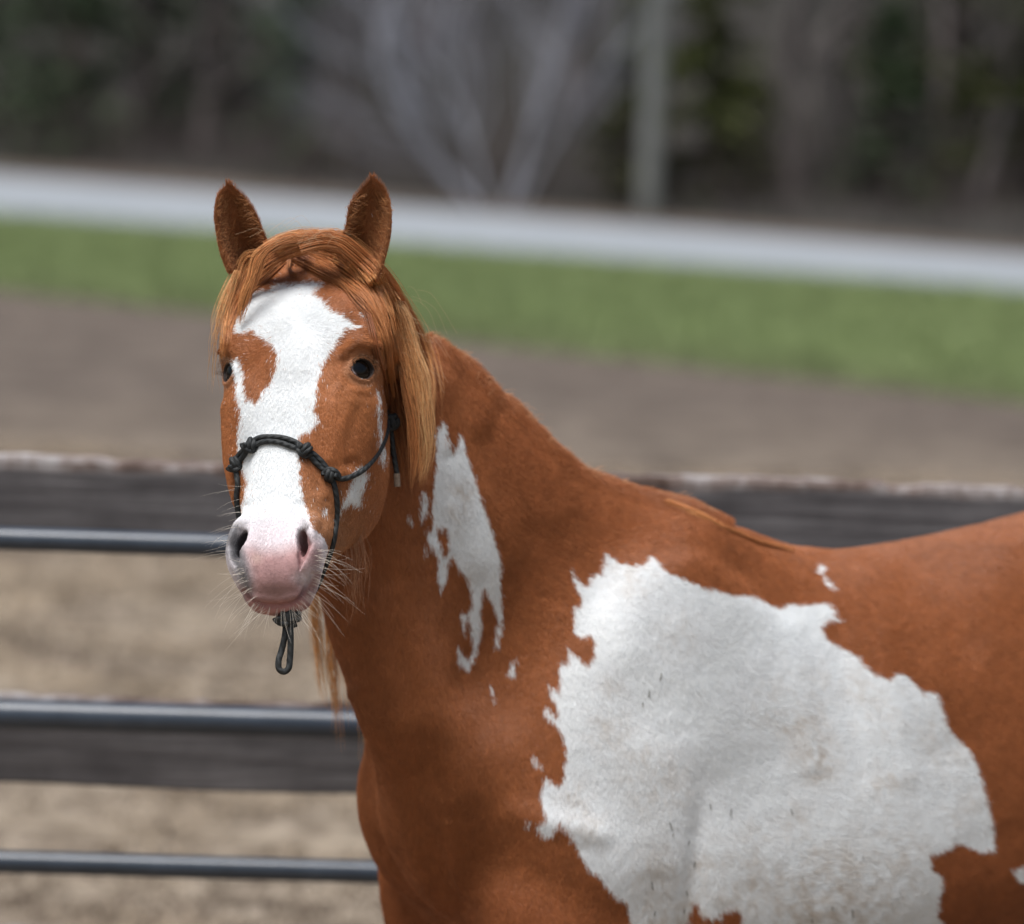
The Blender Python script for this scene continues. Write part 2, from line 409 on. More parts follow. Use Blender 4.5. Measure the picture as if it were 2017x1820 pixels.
for Lr, Rr, d0, sg in EARS:
    A, B = resample(Lr, NVv), resample(Rr, NVv)
    base = sum(len(x) for x in ear_V)
    for layer in (0, 1):
        g = []
        for i in range(NVv):
            v = i / (NVv - 1); wv = np.linalg.norm(A[i] - B[i]) * KPX * 6
            for j in range(NUu):
                t = j / (NUu - 1); uu = 2 * t - 1
                p = A[i] * (1 - t) + B[i] * t
                bowl = (1 - abs(uu) ** 2.2) * (wv * .62) * (.65 + .35 * (1 - v))
                side = .012 * uu * sg * -1 * (1 - v)
                d = d0 - .028 * v + bowl + side + .004 * v * math.sin(v * 9 + uu)
                if layer: d += (.007 * (1 - uu ** 4) + .0020) * (1 - .8 * v)
                q = p.copy()
                if layer:
                    cpt = (A[i] + B[i]) / 2; q = cpt + (q - cpt) * (1 + 2.5 * (1 - v) / (np.linalg.norm(A[i] - B[i]) + 14))
                    if i == NVv - 1: q = q + np.array([0, -.8])
                g.append(at(q[0], q[1], d))
        ear_V.append(np.array(g)); ear_tag += [layer] * len(g)
        o = base + layer * NVv * NUu
        for i in range(NVv - 1):
            for j in range(NUu - 1):
                a = o + i * NUu + j; f = (a, a + 1, a + NUu + 1, a + NUu)
                ear_F.append(f if not layer else f[::-1])
    n = NVv * NUu
    for i in range(NVv - 1):
        for j in (0, NUu - 1):
            a = base + i * NUu + j; b_ = a + NUu
            f = (a, b_, b_ + n, a + n); ear_F.append(f if j == 0 else f[::-1])
    for j in range(NUu - 1):
        a = base + (NVv - 1) * NUu + j; ear_F.append((a, a + 1, a + 1 + n, a + n))
bm = bmesh.new(); bm.from_mesh(me)
vs = [bm.verts.new(Vector(p)) for p in np.concatenate(ear_V)]
for f in ear_F: bm.faces.new([vs[k] for k in f])
bm.to_mesh(me); bm.free(); V = getV(me)
ear_in = np.zeros(len(V)); ear_in[NV0:] = 1 - np.array(ear_tag)
is_ear = np.arange(len(V)) >= NV0
me.polygons.foreach_set('use_smooth', np.ones(len(me.polygons), bool))
print('horse verts', len(V))
horse = bpy.data.objects.new('horse', me); COL.objects.link(horse)

# ---------------------------------------------------------------- coat markings (as traced on this animal)
def crop(ox, oy, k): return lambda pts: [((ox + x / k) / 1.0114, (oy + y / k) / 1.0114) for x, y in pts]
c1, c2, c3, c4, c5, c6 = crop(400, 340, 3.956), crop(400, 760, 3.956), crop(380, 1000, 4.55), crop(600, 1200, 2.839), crop(780, 640, 2.758), crop(1040, 1050, 2.017)
BLAZE = c1([(175,1290),(215,1200),(260,1150),(330,1020),(400,975),(540,950),(620,905),(690,915),(740,900),(860,890),(945,895),(900,950),(880,985),(930,1030),(960,1060),(985,1100),(1100,1155),(1170,1200),(1235,1240),(1110,1260),(1080,1330),(1000,1430),(950,1530),(925,1650),(905,1780)]) \
 + c2([(905,90),(915,140),(890,200),(930,290),(860,370),(780,420),(785,560),(780,700),(790,860),(830,1000),(870,1120),(930,1280),(970,1380),(950,1480),(915,1600),(860,1800),(600,1860),(380,1800),(330,1560),(230,1400),(150,1300),(200,1120),(300,1020),(350,900),(375,770),(345,740),(325,640),(340,570),(300,560),(290,430),(320,250),(290,80)]) \
 + c1([(275,1650),(235,1490),(300,1485),(345,1600),(350,1700),(370,1790)]) + c2([(375,110),(440,150)]) \
 + c1([(455,1800),(480,1740),(560,1650),(590,1560),(610,1440),(570,1370),(480,1310),(420,1265),(330,1290),(260,1270),(230,1300)])
HEADP = [BLAZE, c1([(1230,1125),(1290,1130),(1340,1150),(1372,1198),(1320,1172),(1260,1155)]),
 c2([(1200,700),(1265,640),(1320,700),(1300,790),(1270,860),(1270,970),(1180,940),(1120,1000),(1085,1060),(1110,960),(1170,830)]), c2([(950,985),(985,990),(985,1030),(955,1030)]),
 c2([(1385,60),(1400,60),(1425,480),(1455,520),(1440,660),(1415,600)])]
BODYP = [c5([(270,525),(295,560),(300,640),(330,700),(360,650),(355,600),(390,640),(400,720),(440,820),(480,960),(520,1080),(560,1200),(592,1290),(588,1420),(605,1560),(600,1680),(580,1785),(565,1740),(580,1620),(555,1540),(500,1450),(485,1560),(492,1680),(465,1810),(440,1740),(430,1640),(410,1600),(395,1700),(370,1580),(415,1590),(440,1550),(435,1480),(405,1390),(370,1360),(330,1275),(305,1300),(298,1400),(265,1480),(250,1400),(255,1330),(240,1250),(200,1200),(183,1135),(225,1120),(215,1050),(222,940),(240,780),(238,600)]),
 c5([(170,905),(195,960),(188,1020),(160,1085),(153,1020)]), c5([(88,1025),(105,1060),(112,1100),(92,1080)]), c5([(180,1205),(190,1270),(178,1260)]),
 c4([(880,240),(895,232),(915,285),(945,300),(970,250),(1005,262),(980,285),(962,325),(945,372),(890,325)]),
 c4([(1170,330),(1212,308),(1200,405),(1155,398),(1182,360)]), c4([(1060,458),(1080,470),(1093,555),(1065,510)]), c4([(1298,845),(1345,890),(1355,925),(1310,892)]), c4([(1265,1220),(1290,1225),(1290,1250),(1265,1240)]),
 c6([(320,95),(360,125),(420,150),(470,150),(505,108),(540,150),(590,185),(650,205),(700,230),(760,240),(830,265),(910,265),(960,290),(1020,320),(1060,305),(1130,310),(1200,300),(1255,335),(1235,345),(1272,378),(1215,372),(1190,400),(1215,450),(1290,490),(1340,520),(1400,590),(1460,610),(1480,590),(1520,580),(1560,625),(1590,660),(1650,660),(1670,700),(1690,780),(1720,830),(1780,880),(1810,940),(1840,1020),(1860,1100),(1885,1200),(1890,1295),(1830,1300),(1780,1280),(1740,1265),(1700,1290),(1630,1310),(1640,1370),(1680,1400),(1670,1480),(1660,1560),(1700,1620),(1650,1760),(1400,1850),(1000,1830),(870,1700),(880,1560),(860,1520),(810,1530),(790,1560),(720,1560),(700,1500),(680,1500),(660,1595),(640,1680),(480,1660),(430,1570),(420,1500),(360,1460),(310,1390),(280,1380),(230,1300),(200,1230),(150,1180),(120,1230),(75,1230),(60,1190),(100,1160),(75,1080),(95,990),(130,1020),(165,1020),(170,930),(175,870),(150,800),(130,780),(100,760),(85,700),(130,750),(150,740),(125,690),(90,620),(125,640),(150,655),(145,540),(185,535),(180,475),(210,510),(265,550),(285,500),(285,440),(265,420),(230,440),(205,420),(195,330),(235,290),(200,225),(185,160),(215,210),(255,235),(265,190),(310,180)]),
 c6([(1955,1370),(2010,1360),(2030,1430),(1990,1420)]), c6([(1180,148),(1202,160),(1190,180),(1215,210),(1242,248),(1210,238),(1195,195),(1168,180)])]
HOLE = c5([(245,1120),(300,1115),(306,1250),(282,1275),(250,1200)])
def sdpoly(X, Y, poly, jit=0):
    "signed distance in photo px, positive inside"
    p = np.array(poly); q = np.roll(p, -1, 0)
    out = np.empty(len(X))
    bx0, by0 = p.min(0) - 40; bx1, by1 = p.max(0) + 40
    out[:] = -40
    m = np.nonzero((X > bx0) & (X < bx1) & (Y > by0) & (Y < by1))[0]
    for i in range(0, len(m), 50000):
        k = m[i:i+50000]; x = X[k][:, None]; y = Y[k][:, None]
        ex, ey = q[:, 0] - p[:, 0], q[:, 1] - p[:, 1]
        t = np.clip(((x - p[:, 0]) * ex + (y - p[:, 1]) * ey) / (ex * ex + ey * ey + 1e-9), 0, 1)
        d = np.sqrt((x - p[:, 0] - t * ex) ** 2 + (y - p[:, 1] - t * ey) ** 2).min(1)
        c = ((p[:, 1] > y) != (q[:, 1] > y)) & (x < ex * (y - p[:, 1]) / (ey + 1e-12) + p[:, 0])
        out[k] = np.clip(np.where(c.sum(1) % 2 == 1, d, -d), -40, 40)
    return out
def sstep(a, b, x):
    t = np.clip((x - a) / (b - a), 0, 1); return t * t * (3 - 2 * t)
def vnormals(me):
    n = np.empty(len(me.vertices) * 3); me.vertices.foreach_get('normal', n); return n.reshape(-1, 3)
NRM = vnormals(me)
PXX, PXY, PXD = to_px(V)
face_cam = -(NRM * ((V - CL) / np.linalg.norm(V - CL, axis=1)[:, None])).sum(1)
Hh = hl(V)
headness = ((np.linalg.norm(np.stack([Hh[:, 0] * .9, np.clip(Hh[:, 1], -9, -.0) * 0 , np.minimum(Hh[:, 2] + .06, 0)], -1), axis=1) < .19) & (Hh[:, 1] > -.26) & (Hh[:, 1] < .36) & (np.abs(Hh[:, 0]) < .135))
mark = np.full(len(V), -40.0)
for p in HEADP: mark = np.where(headness, np.maximum(mark, sdpoly(PXX, PXY, p)), mark)
for i, p in enumerate(BODYP): mark = np.where(~headness & (face_cam > -.15), np.maximum(mark, sdpoly(PXX, PXY, p)), mark)
mark = np.where(~headness, np.minimum(mark, -sdpoly(PXX, PXY, HOLE)), mark)
mark[is_ear] = -40; headness |= is_ear
mark = np.where((Hh[:, 1] + (Hh[:, 2] + .085) * 1.2 * (Hh[:, 0] > 0) * (Hh[:, 2] < -.085) > .24) & headness & ~is_ear, 40, mark)                       # the whole muzzle is white
# the muzzle: bare pink skin, a grey patch, dark inside the nostrils
PINK = c3([(500,450),(560,420),(640,450),(830,440),(880,420),(960,400),(1010,350),(1090,380),(1140,470),(1060,600),(950,690),(1060,800),(1150,690),(1130,800),(1060,930),(940,1080),(700,1110),(560,1060),(500,900),(460,780),(545,830),(545,700),(520,560)])
GREY = c3([(300,180),(430,190),(440,300),(470,420),(505,520),(525,600),(548,700),(545,830),(500,800),(440,700),(370,560),(320,470)])
pk = np.where(headness & ~is_ear, sstep(-26, 20, sdpoly(PXX, PXY, PINK)), 0)
gr = np.where(headness & (Hh[:, 0] < 0), sstep(-10, 10, sdpoly(PXX, PXY, GREY)), 0)
ua = np.stack([np.abs(Hh[:, 0]), Hh[:, 1], Hh[:, 2]], -1)
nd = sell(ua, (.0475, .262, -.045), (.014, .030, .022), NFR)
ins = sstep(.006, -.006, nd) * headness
muz = sstep(.19, .26, Hh[:, 1]) * headness
dE = np.linalg.norm(ua - (EYE_C + EYE_D * .020), axis=1)
_q = (ua - (EYE_C + EYE_D * .020)) @ EYE_FR.T
slit = np.maximum(*[np.sqrt((_q[:, 0] / .0208) ** 2 + ((_q[:, 1] + o_) / .0200) ** 2 + (np.abs(_q[:, 2]) / .024) ** 2) for o_ in (.0065, -.0065)])
eyerim = sstep(1.20, 1.07, slit) * headness
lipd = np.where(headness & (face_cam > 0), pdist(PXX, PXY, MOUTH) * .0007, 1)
def lerp(a, b, t): return a * (1 - t[:, None]) + np.asarray(b) * t[:, None]
skin = np.tile([.86, .88, .89], (len(V), 1))
skin = lerp(skin, (.66, .55, .58), muz * .65)
skin = lerp(skin, (.43, .255, .25), pk)
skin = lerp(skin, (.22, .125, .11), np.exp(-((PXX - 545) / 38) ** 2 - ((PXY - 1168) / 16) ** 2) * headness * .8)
skin = lerp(skin, (.42, .30, .26), np.exp(-((PXX - 505) / 12) ** 2 - ((PXY - 1100) / 12) ** 2) * headness * .7)
skin = lerp(skin, (.11, .115, .12), gr * .8)
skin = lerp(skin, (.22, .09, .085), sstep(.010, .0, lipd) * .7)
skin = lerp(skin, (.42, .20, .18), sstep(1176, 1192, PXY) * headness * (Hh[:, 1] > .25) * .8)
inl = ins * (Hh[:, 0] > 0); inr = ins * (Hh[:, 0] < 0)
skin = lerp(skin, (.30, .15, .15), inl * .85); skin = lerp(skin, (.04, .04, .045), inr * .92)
skin *= (1 + .22 * vnoise(V, 110, 3) * np.clip(pk + gr, 0, 1))[:, None]
brown = np.tile([.355, .122, .044], (len(V), 1))
brown = lerp(brown, (.43, .160, .060), headness * 1.0)
brown = lerp(brown, (.50, .32, .21), sstep(1.7, 1.32, slit) * headness * .8)
brown = lerp(brown, (.42, .165, .062), sstep(.12, .03, dE) * headness * .6)
brown = lerp(brown, (.40, .20, .10), sstep(.12, .22, Hh[:, 1]) * headness * .8)
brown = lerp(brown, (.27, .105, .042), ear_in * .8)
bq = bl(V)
brown = lerp(brown, (.27, .072, .022), sstep(-.42, -.62, bq[:, 2]) * ~headness * .5)  # lower body: shading of the underside put into the coat colour
darkskin = eyerim
bare = np.clip(np.maximum.reduce([pk, ins, gr * .6, sstep(.010, .003, lipd), eyerim * .9, muz * .25]), 0, 1)
def put_attr(me, name, arr, kind='FLOAT'):
    a = me.attributes.new(name, kind, 'POINT')
    if kind == 'FLOAT': a.data.foreach_set('value', np.asarray(arr, np.float32))
    else:
        c = np.ones((len(arr), 4), np.float32); c[:, :3] = arr; a.data.foreach_set('color', c.ravel())
DIRT = [(1600,1490,46,.9),(1570,1430,62,.5),(1540,1395,80,.35),(1690,1350,60,.35),(1730,1400,70,.3),(1200,1430,50,.4),(1260,1500,60,.4),(1300,1540,70,.4),(1130,1560,40,.45),(1150,1620,60,.4),(1290,1720,70,.5),(1480,1760,120,.5),(1620,1800,150,.8),(1380,1700,30,.7),(1360,1800,60,.7),(1560,1600,40,.4),(1740,1540,60,.4),(1850,1460,70,.35),(1600,1340,50,.3),(1240,1130,60,.35),(1330,1240,50,.3),(1200,1350,30,.3),(1900,1600,60,.4),(1750,1700,90,.5),(910,960,26,.6),(900,1000,24,.6),(920,1120,20,.3),(1290,1800,60,.6),(1480,1640,50,.3)]
dirt_v = np.zeros(len(V))
for dx_, dy_, r_, a_ in DIRT: dirt_v = np.maximum(dirt_v, .55 * a_ * np.exp(-((PXX - dx_) ** 2 + (PXY - dy_) ** 2) / r_ ** 2))
dirt_v *= ~headness
put_attr(me, 'dirt', dirt_v)
put_attr(me, 'mark', mark); put_attr(me, 'dark', darkskin); put_attr(me, 'bare', bare)
put_attr(me, 'white_coat', skin, 'FLOAT_COLOR'); put_attr(me, 'brown_coat', brown, 'FLOAT_COLOR')

# ---------------------------------------------------------------- node helpers
def mat(name, rough=.6, spec=.3):
    m = bpy.data.materials.new(name); m.use_nodes = True; nt = m.node_tree; b = nt.nodes['Principled BSDF']
    b.inputs['Roughness'].default_value = rough; b.inputs['Specular IOR Level'].default_value = spec
    return m, nt, b
def N(nt, t, **kw):
    n = nt.nodes.new(t)
    for k, v in kw.items():
        if k.startswith('_'): setattr(n, k[1:], v)
        else: n.inputs[k.replace('__', ' ')].default_value = v
    return n
def L(nt, a, b): nt.links.new(a, b)
def noise(nt, scale, detail=4, rough=.55, vec=None, mapping=None, dist=0):
    n = N(nt, 'ShaderNodeTexNoise'); n.inputs['Scale'].default_value = scale; n.inputs['Detail'].default_value = detail; n.inputs['Roughness'].default_value = rough; n.inputs['Distortion'].default_value = dist
    if vec is None:
        g = N(nt, 'ShaderNodeNewGeometry'); vec = g.outputs['Position']
    if mapping is not None:
        mp = N(nt, 'ShaderNodeMapping'); mp.inputs['Scale'].default_value = mapping[0]; mp.inputs['Rotation'].default_value = mapping[1]; L(nt, vec, mp.inputs[0]); vec = mp.outputs[0]
    L(nt, vec, n.inputs['Vector'])
    return n.outputs['Fac']
def ramp(nt, fac, stops):
    r = N(nt, 'ShaderNodeValToRGB'); e = r.color_ramp.elements
    while len(e) > 1: e.remove(e[-1])
    for i, (p, c) in enumerate(stops):
        q = e[0] if i == 0 else e.new(p)
        q.position = p; q.color = (*c, 1) if not isinstance(c, (int, float)) else (c, c, c, 1)
    L(nt, fac, r.inputs[0]); return r.outputs[0]
def mix(nt, f, a, b, mode='MIX'):
    m = nt.nodes.new('ShaderNodeMix'); m.data_type = 'RGBA'; m.blend_type = mode
    if isinstance(f, (int, float)): m.inputs[0].default_value = f
    else: L(nt, f, m.inputs[0])
    for k, v in ((6, a), (7, b)):
        if isinstance(v, tuple): m.inputs[k].default_value = (*v, 1)
        else: L(nt, v, m.inputs[k])
    return m.outputs[2]
def math_(nt, op, a, b=0.0, clamp=False):
    m = nt.nodes.new('ShaderNodeMath'); m.operation = op; m.use_clamp = clamp
    for k, v in ((0, a), (1, b)):
        if isinstance(v, (int, float)): m.inputs[k].default_value = v
        else: L(nt, v, m.inputs[k])
    return m.outputs[0]
def bump(nt, b, h, strength=.3, dist=.01):
    n = N(nt, 'ShaderNodeBump'); n.inputs['Strength'].default_value = strength; n.inputs['Distance'].default_value = dist
    L(nt, h, n.inputs['Height']); L(nt, n.outputs[0], b.inputs['Normal'])
def simple(name, col, rough=.6, spec=.3, var=.15, scale=20, bmp=0):
    m, nt, b = mat(name, rough, spec)
    f = noise(nt, scale, 5)
    L(nt, ramp(nt, f, [(.3, tuple(x * (1 - var) for x in col)), (.7, tuple(min(1, x * (1 + var)) for x in col))]), b.inputs['Base Color'])
    if bmp: bump(nt, b, f, bmp)
    return m
def attr(nt, name, out='Fac'):
    a = N(nt, 'ShaderNodeAttribute'); a.attribute_name = name; return a.outputs[out]

M_hide, nt, b = mat('hide', .55, .25)
mk = attr(nt, 'mark'); nz = noise(nt, 120, 3); 
mk2 = math_(nt, 'ADD', mk, math_(nt, 'MULTIPLY', math_(nt, 'SUBTRACT', nz, .5), 9))
wf = math_(nt, 'MULTIPLY_ADD', mk2, .6, True); wf.node.inputs[2].default_value = .5
dirt = math_(nt, 'MULTIPLY', attr(nt, 'dirt'), ramp(nt, noise(nt, 60, 5, .7), [(.40, .1), (.62, 1.0)]))
w = mix(nt, math_(nt, 'MULTIPLY', dirt, math_(nt, 'SUBTRACT', 1.0, attr(nt, 'bare'))), attr(nt, 'white_coat', 'Color'), (.50, .42, .32))
speck = ramp(nt, noise(nt, 420, 2), [(.66, 0), (.72, .55)])
w = mix(nt, math_(nt, 'MULTIPLY', speck, attr(nt, 'bare')), w, (.22, .09, .07))
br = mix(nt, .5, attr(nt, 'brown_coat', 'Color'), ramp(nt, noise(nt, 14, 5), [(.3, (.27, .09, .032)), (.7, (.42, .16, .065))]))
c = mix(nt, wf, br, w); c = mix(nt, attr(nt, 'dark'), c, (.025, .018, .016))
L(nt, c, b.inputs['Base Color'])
bump(nt, b, noise(nt, 260, 4), .25, .003)
b.inputs['Subsurface Weight'].default_value = 0.0
me.materials.append(M_hide)

# ---------------------------------------------------------------- object helpers
def obj(name, me_, parent=None, m=None):
    o = bpy.data.objects.new(name, me_); COL.objects.link(o)
    if m is not None: me_.materials.append(m)
    if parent is not None: o.parent = parent
    return o
def tag(o, label=None, cat=None, group=None, kind=None):
    for k, v in (('label', label), ('category', cat), ('group', group), ('kind', kind)):
        if v: o[k] = v
    return o
def empty(name, loc=(0, 0, 0)):
    o = bpy.data.objects.new(name, None); COL.objects.link(o); o.location = loc; return o
tag(horse, 'chestnut and white pinto horse facing the camera with a white blaze and pink muzzle', 'horse')

# ---------------------------------------------------------------- eyes
M_eye, nt, b = mat('eyeball', .05, .25)
ec = attr(nt, 'eye_col', 'Color'); L(nt, ec, b.inputs['Base Color']); b.inputs['Coat Weight'].default_value = 0.0
for sg in (1, -1):
    bm = bmesh.new(); bmesh.ops.create_uvsphere(bm, u_segments=48, v_segments=32, radius=.0263)
    em = bpy.data.meshes.new('eye'); bm.to_mesh(em); bm.free()
    ev = getV(em); em.polygons.foreach_set('use_smooth', np.ones(len(em.polygons), bool))
    D = np.array([.66, .02, .74]) / np.linalg.norm([.66, .02, .74]) * (sg, 1, 1); fr0 = EYE_FR[0] * (sg, 1, 1)
    cen = EYE_C * (sg, 1, 1)
    local = ev / .0263
    ang = np.degrees(np.arccos(np.clip(local @ D, -1, 1)))
    q = local - (local @ D)[:, None] * D; u1 = q @ fr0; u2 = q @ np.cross(D, fr0)
    pup = sstep(.75, .6, np.sqrt((u1 / .55) ** 2 + (u2 / .36) ** 2))
    ecol = lerp(np.tile([.010, .006, .004], (len(ev), 1)), (.003, .003, .004), pup)
    med = local @ (np.array([-sg, .35, .35]) / np.linalg.norm([1, .35, .35]))
    ecol = lerp(ecol, (.42, .38, .38), sstep(24, 26.5, ang) * sstep(-.1, .05, med)); ecol = lerp(ecol, (.38, .06, .06), sstep(27, 29, ang) * sstep(-.1, .05, med) * sstep(-.05, .05, local[:, 1]))
    em.vertices.foreach_set('co', (HO + (ev + cen) @ HM).ravel()); em.update()
    put_attr(em, 'eye_col', ecol, 'FLOAT_COLOR')
    obj('eye', em, horse, M_eye)

# ---------------------------------------------------------------- hair
from mathutils.bvhtree import BVHTree
me.update(); me.calc_loop_triangles()
tri = np.empty(len(me.loop_triangles) * 3, int); me.loop_triangles.foreach_get('vertices', tri); tri = tri.reshape(-1, 3)
NRM = vnormals(me)
bvh = BVHTree.FromPolygons(V.tolist(), tri.tolist())
def surf(px, py, off=0.0, default=None):
    r = CF + (px - PW/2) * KPX * CX + (py - PH/2) * KPX * CD
    rn = r / np.linalg.norm(r)
    h = bvh.ray_cast(Vector(CL), Vector(rn))
    if h[0] is None: return None if default is None else at(px, py, default)
    return np.array(h[0]) - rn * off
def surf_d(px, py):
    p = surf(px, py); return None if p is None else (p - CL) @ CF

def hair_mat(name, rough=.45, spec=.35):
    m, nt, b = mat(name, rough, spec)
    c = attr(nt, 'col', 'Color'); L(nt, c, b.inputs['Base Color'])
    return m
M_hair = hair_mat('hair', .4, .3); M_coat = hair_mat('coat_hair', .34, .36)
def curves(name, P, rad, col, parent, m):
    n, k = P.shape[:2]
    hc = bpy.data.hair_curves.new(name); hc.add_curves([k] * n)
    hc.attributes['position'].data.foreach_set('vector', np.ascontiguousarray(P, np.float32).ravel())
    a = hc.attributes.get('radius') or hc.attributes.new('radius', 'FLOAT', 'POINT')
    a.data.foreach_set('value', np.ascontiguousarray(np.broadcast_to(rad, (n, k)), np.float32).ravel())
    a = hc.attributes.new('col', 'FLOAT_COLOR', 'CURVE')
    c = np.ones((n, 4), np.float32); c[:, :3] = col; a.data.foreach_set('color', c.ravel())
    hc.materials.append(m)
    o = bpy.data.objects.new(name, hc); COL.objects.link(o)
    if parent is not None: o.parent = parent
    return o
def wob(P, f, ph): return 1.5 * vnoise(P, f * .55, 2, ph)
# flow of the coat: photo position -> direction on the skin
FLOW = [(590,560,0,-1),(500,600,-.8,-.6),(680,600,.8,-.5),(590,700,0,1),(470,640,-1,-.1),(700,650,1,.1),(560,850,-.05,1),(540,1000,0,1),(450,850,-.1,1),(700,850,.35,1),(740,950,.1,1),(480,1100,-.3,1),(600,1100,.3,1),
        (850,700,.5,.9),(950,780,.8,.5),(1050,900,.9,.35),(800,900,.1,1),(950,1000,.5,.8),(750,1200,.1,1),(900,1300,.1,1),(1100,1050,.8,.5),(1200,1000,1,.2),(1400,1030,1,.3),(760,1500,0,1),(900,1550,-.1,1),(1050,1400,.1,1),
        (1100,1600,-.1,1),(1200,1200,.4,1),(1300,1350,.45,1),(1300,1600,.15,1),(1450,1300,.8,.9),(1500,1500,.85,.7),(1600,1150,1,.35),(1700,1400,1,.5),(1850,1300,1,.45),(1950,1100,1,.5),(1950,1600,.9,.7),(1600,1700,1,.5),(1400,1750,.3,1),(1150,1800,0,1),(800,1750,0,1)]
FL = np.array(FLOW, float)
def flow(P):
    x, y, d = to_px(P)
    w = 1 / ((x[:, None] - FL[:, 0]) ** 2 + (y[:, None] - FL[:, 1]) ** 2 + 900) ** 1.5
    f = w @ FL[:, 2:]; f /= np.linalg.norm(f, axis=1, keepdims=True) + 1e-9
    return f[:, :1] * CX + f[:, 1:] * CD
tA, tB, tC = V[tri[:, 0]], V[tri[:, 1]], V[tri[:, 2]]
tarea = .5 * np.linalg.norm(np.cross(tB - tA, tC - tA), axis=1)
tn = NRM[tri].mean(1); tc = (tA + tB + tC) / 3
x_, y_, d_ = to_px(tc)
tf = -(tn * ((tc - CL) / d_[:, None])).sum(1)
inview = (x_ > -60) & (x_ < 2090) & (y_ > -50) & (y_ < 1900)
thead = headness[tri].mean(1)
tbare = bare[tri].mean(1)
tE = slit[tri].mean(1)
outv = np.maximum.reduce([x_ - 2090, -60 - x_, y_ - 1900, -50 - y_, 0 * x_])
dens = np.where(thead > .5, 1200e3, 330e3 + 450e3 * np.exp(-outv / 260) * inview + 450e3 * np.exp(-outv / 260) * ~inview) * np.where(tf > -.35, 1, .3) * np.clip(1 - tbare * .80, 0, 1) * (tE > 1.10)
def scatter(w):
    k = rng.poisson(w); ids = np.repeat(np.arange(len(w)), k)
    r1, r2 = rng.random(len(ids)), rng.random(len(ids)); s1 = np.sqrt(r1)
    wts = np.stack([1 - s1, s1 * (1 - r2), s1 * r2], -1)
    return ids, wts
def fur():
    ids, wt = scatter(dens * tarea)
    f = lambda arr: (arr[tri[ids]] * (wt[..., None] if arr.ndim > 1 else wt)).sum(1)
    P = f(V); n = f(NRM); n /= np.linalg.norm(n, axis=1, keepdims=True) + 1e-9
    mk_ = f(mark); hd = f(headness.astype(float)) > .5; mz = f(muz); er = f(is_ear.astype(float)) > .5; ei = f(ear_in)
    wc, bc = f(skin), f(brown)
    t = flow(P)
    t[er] = -CD * .9 + 0
    rj = rng.normal(0, .13, len(P)) + wob(P, 42, 1.3) * .14 + 1.0 * np.exp(-((to_px(P)[0] - 590) ** 2 + (to_px(P)[1] - 590) ** 2) / 2500) * rng.normal(0, 1, len(P))
    t = t - (t * n).sum(1)[:, None] * n; t /= np.linalg.norm(t, axis=1, keepdims=True) + 1e-9
    bt = np.cross(n, t); t = t * np.cos(rj)[:, None] + bt * np.sin(rj)[:, None]
    x, y, d = to_px(P)
    Ln = np.where(hd, .0080, .0118) * (1 - .45 * mz) * rng.uniform(.6, 1.25, len(P))
    Ln = Ln * np.where((f(dE) < .04) & hd, .6, 1) * (1 - .5 * np.clip(f(bare), 0, 1))
    Ln = np.where(er, .0062, Ln) * np.where(er & (ei > .5), 1.5, 1)
    lift = rng.uniform(.05, .17, len(P)) + np.where(er, .12, 0)
    # crest of the neck: longer, standing fuzz
    dcr = crest_dist(x, y); cr = np.clip(1 - dcr / 26, 0, 1) * ~hd * (x > 820) * (x < 1420)
    Ln = Ln * (1 + .9 * cr); lift = lift + .45 * cr * rng.random(len(P))
    Lc = Ln[:, None]
    P0 = P - n * .0006
    P1 = P + t * Lc * .33 + n * Lc * lift[:, None] * .75
    P2 = P + t * Lc * .68 + n * Lc * lift[:, None] * 1.0 - CD * 0
    P3 = P + t * Lc + n * Lc * lift[:, None] * .9
    jit = rng.normal(0, 2.2, len(P)) + wob(P, 420, .4) * 3.0
    white = (mk_ + jit) > 0
    white ^= (rng.random(len(P)) < .05 * np.exp(-np.abs(mk_) / 7)) & hd
    v = np.clip(rng.normal(1, .11, len(P)), .6, 1.5) * (1 + .10 * wob(P, 160, 2.2))
    dirty = np.clip(f(dirt_v) * (1.1 + 1.2 * wob(P, 150, 5) + .8 * wob(P, 420, 1)), 0, 1)
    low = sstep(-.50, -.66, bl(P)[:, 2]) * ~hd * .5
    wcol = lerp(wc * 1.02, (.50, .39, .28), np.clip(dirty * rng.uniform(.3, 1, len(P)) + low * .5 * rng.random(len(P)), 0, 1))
    bcol = lerp(bc, (.46, .17, .06), rng.random(len(P)) ** 2 * .45)
    bcol = lerp(bcol, (.20, .065, .022), np.clip(wob(P, 26, .9), 0, 1) * .35)
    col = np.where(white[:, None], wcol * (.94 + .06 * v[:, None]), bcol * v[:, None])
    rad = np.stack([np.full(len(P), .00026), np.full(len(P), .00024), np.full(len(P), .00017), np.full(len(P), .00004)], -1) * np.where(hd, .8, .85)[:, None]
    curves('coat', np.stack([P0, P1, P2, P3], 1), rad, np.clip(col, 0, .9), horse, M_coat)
    print('fur', len(P))
CREST = np.array([(800,600),(835,650),(900,700),(1000,790),(1060,850),(1150,930),(1250,965),(1350,990),(1450,1035),(1560,1075)], float)
def crest_dist(x, y):
    p, q = CREST[:-1], CREST[1:]; e = q - p; out = np.full(len(x), 1e9)
    for i in range(len(p)):
        t = np.clip(((x - p[i, 0]) * e[i, 0] + (y - p[i, 1]) * e[i, 1]) / (e[i] @ e[i]), 0, 1)
        out = np.minimum(out, np.hypot(x - p[i, 0] - t * e[i, 0], y - p[i, 1] - t * e[i, 1]))
    return out
fur()

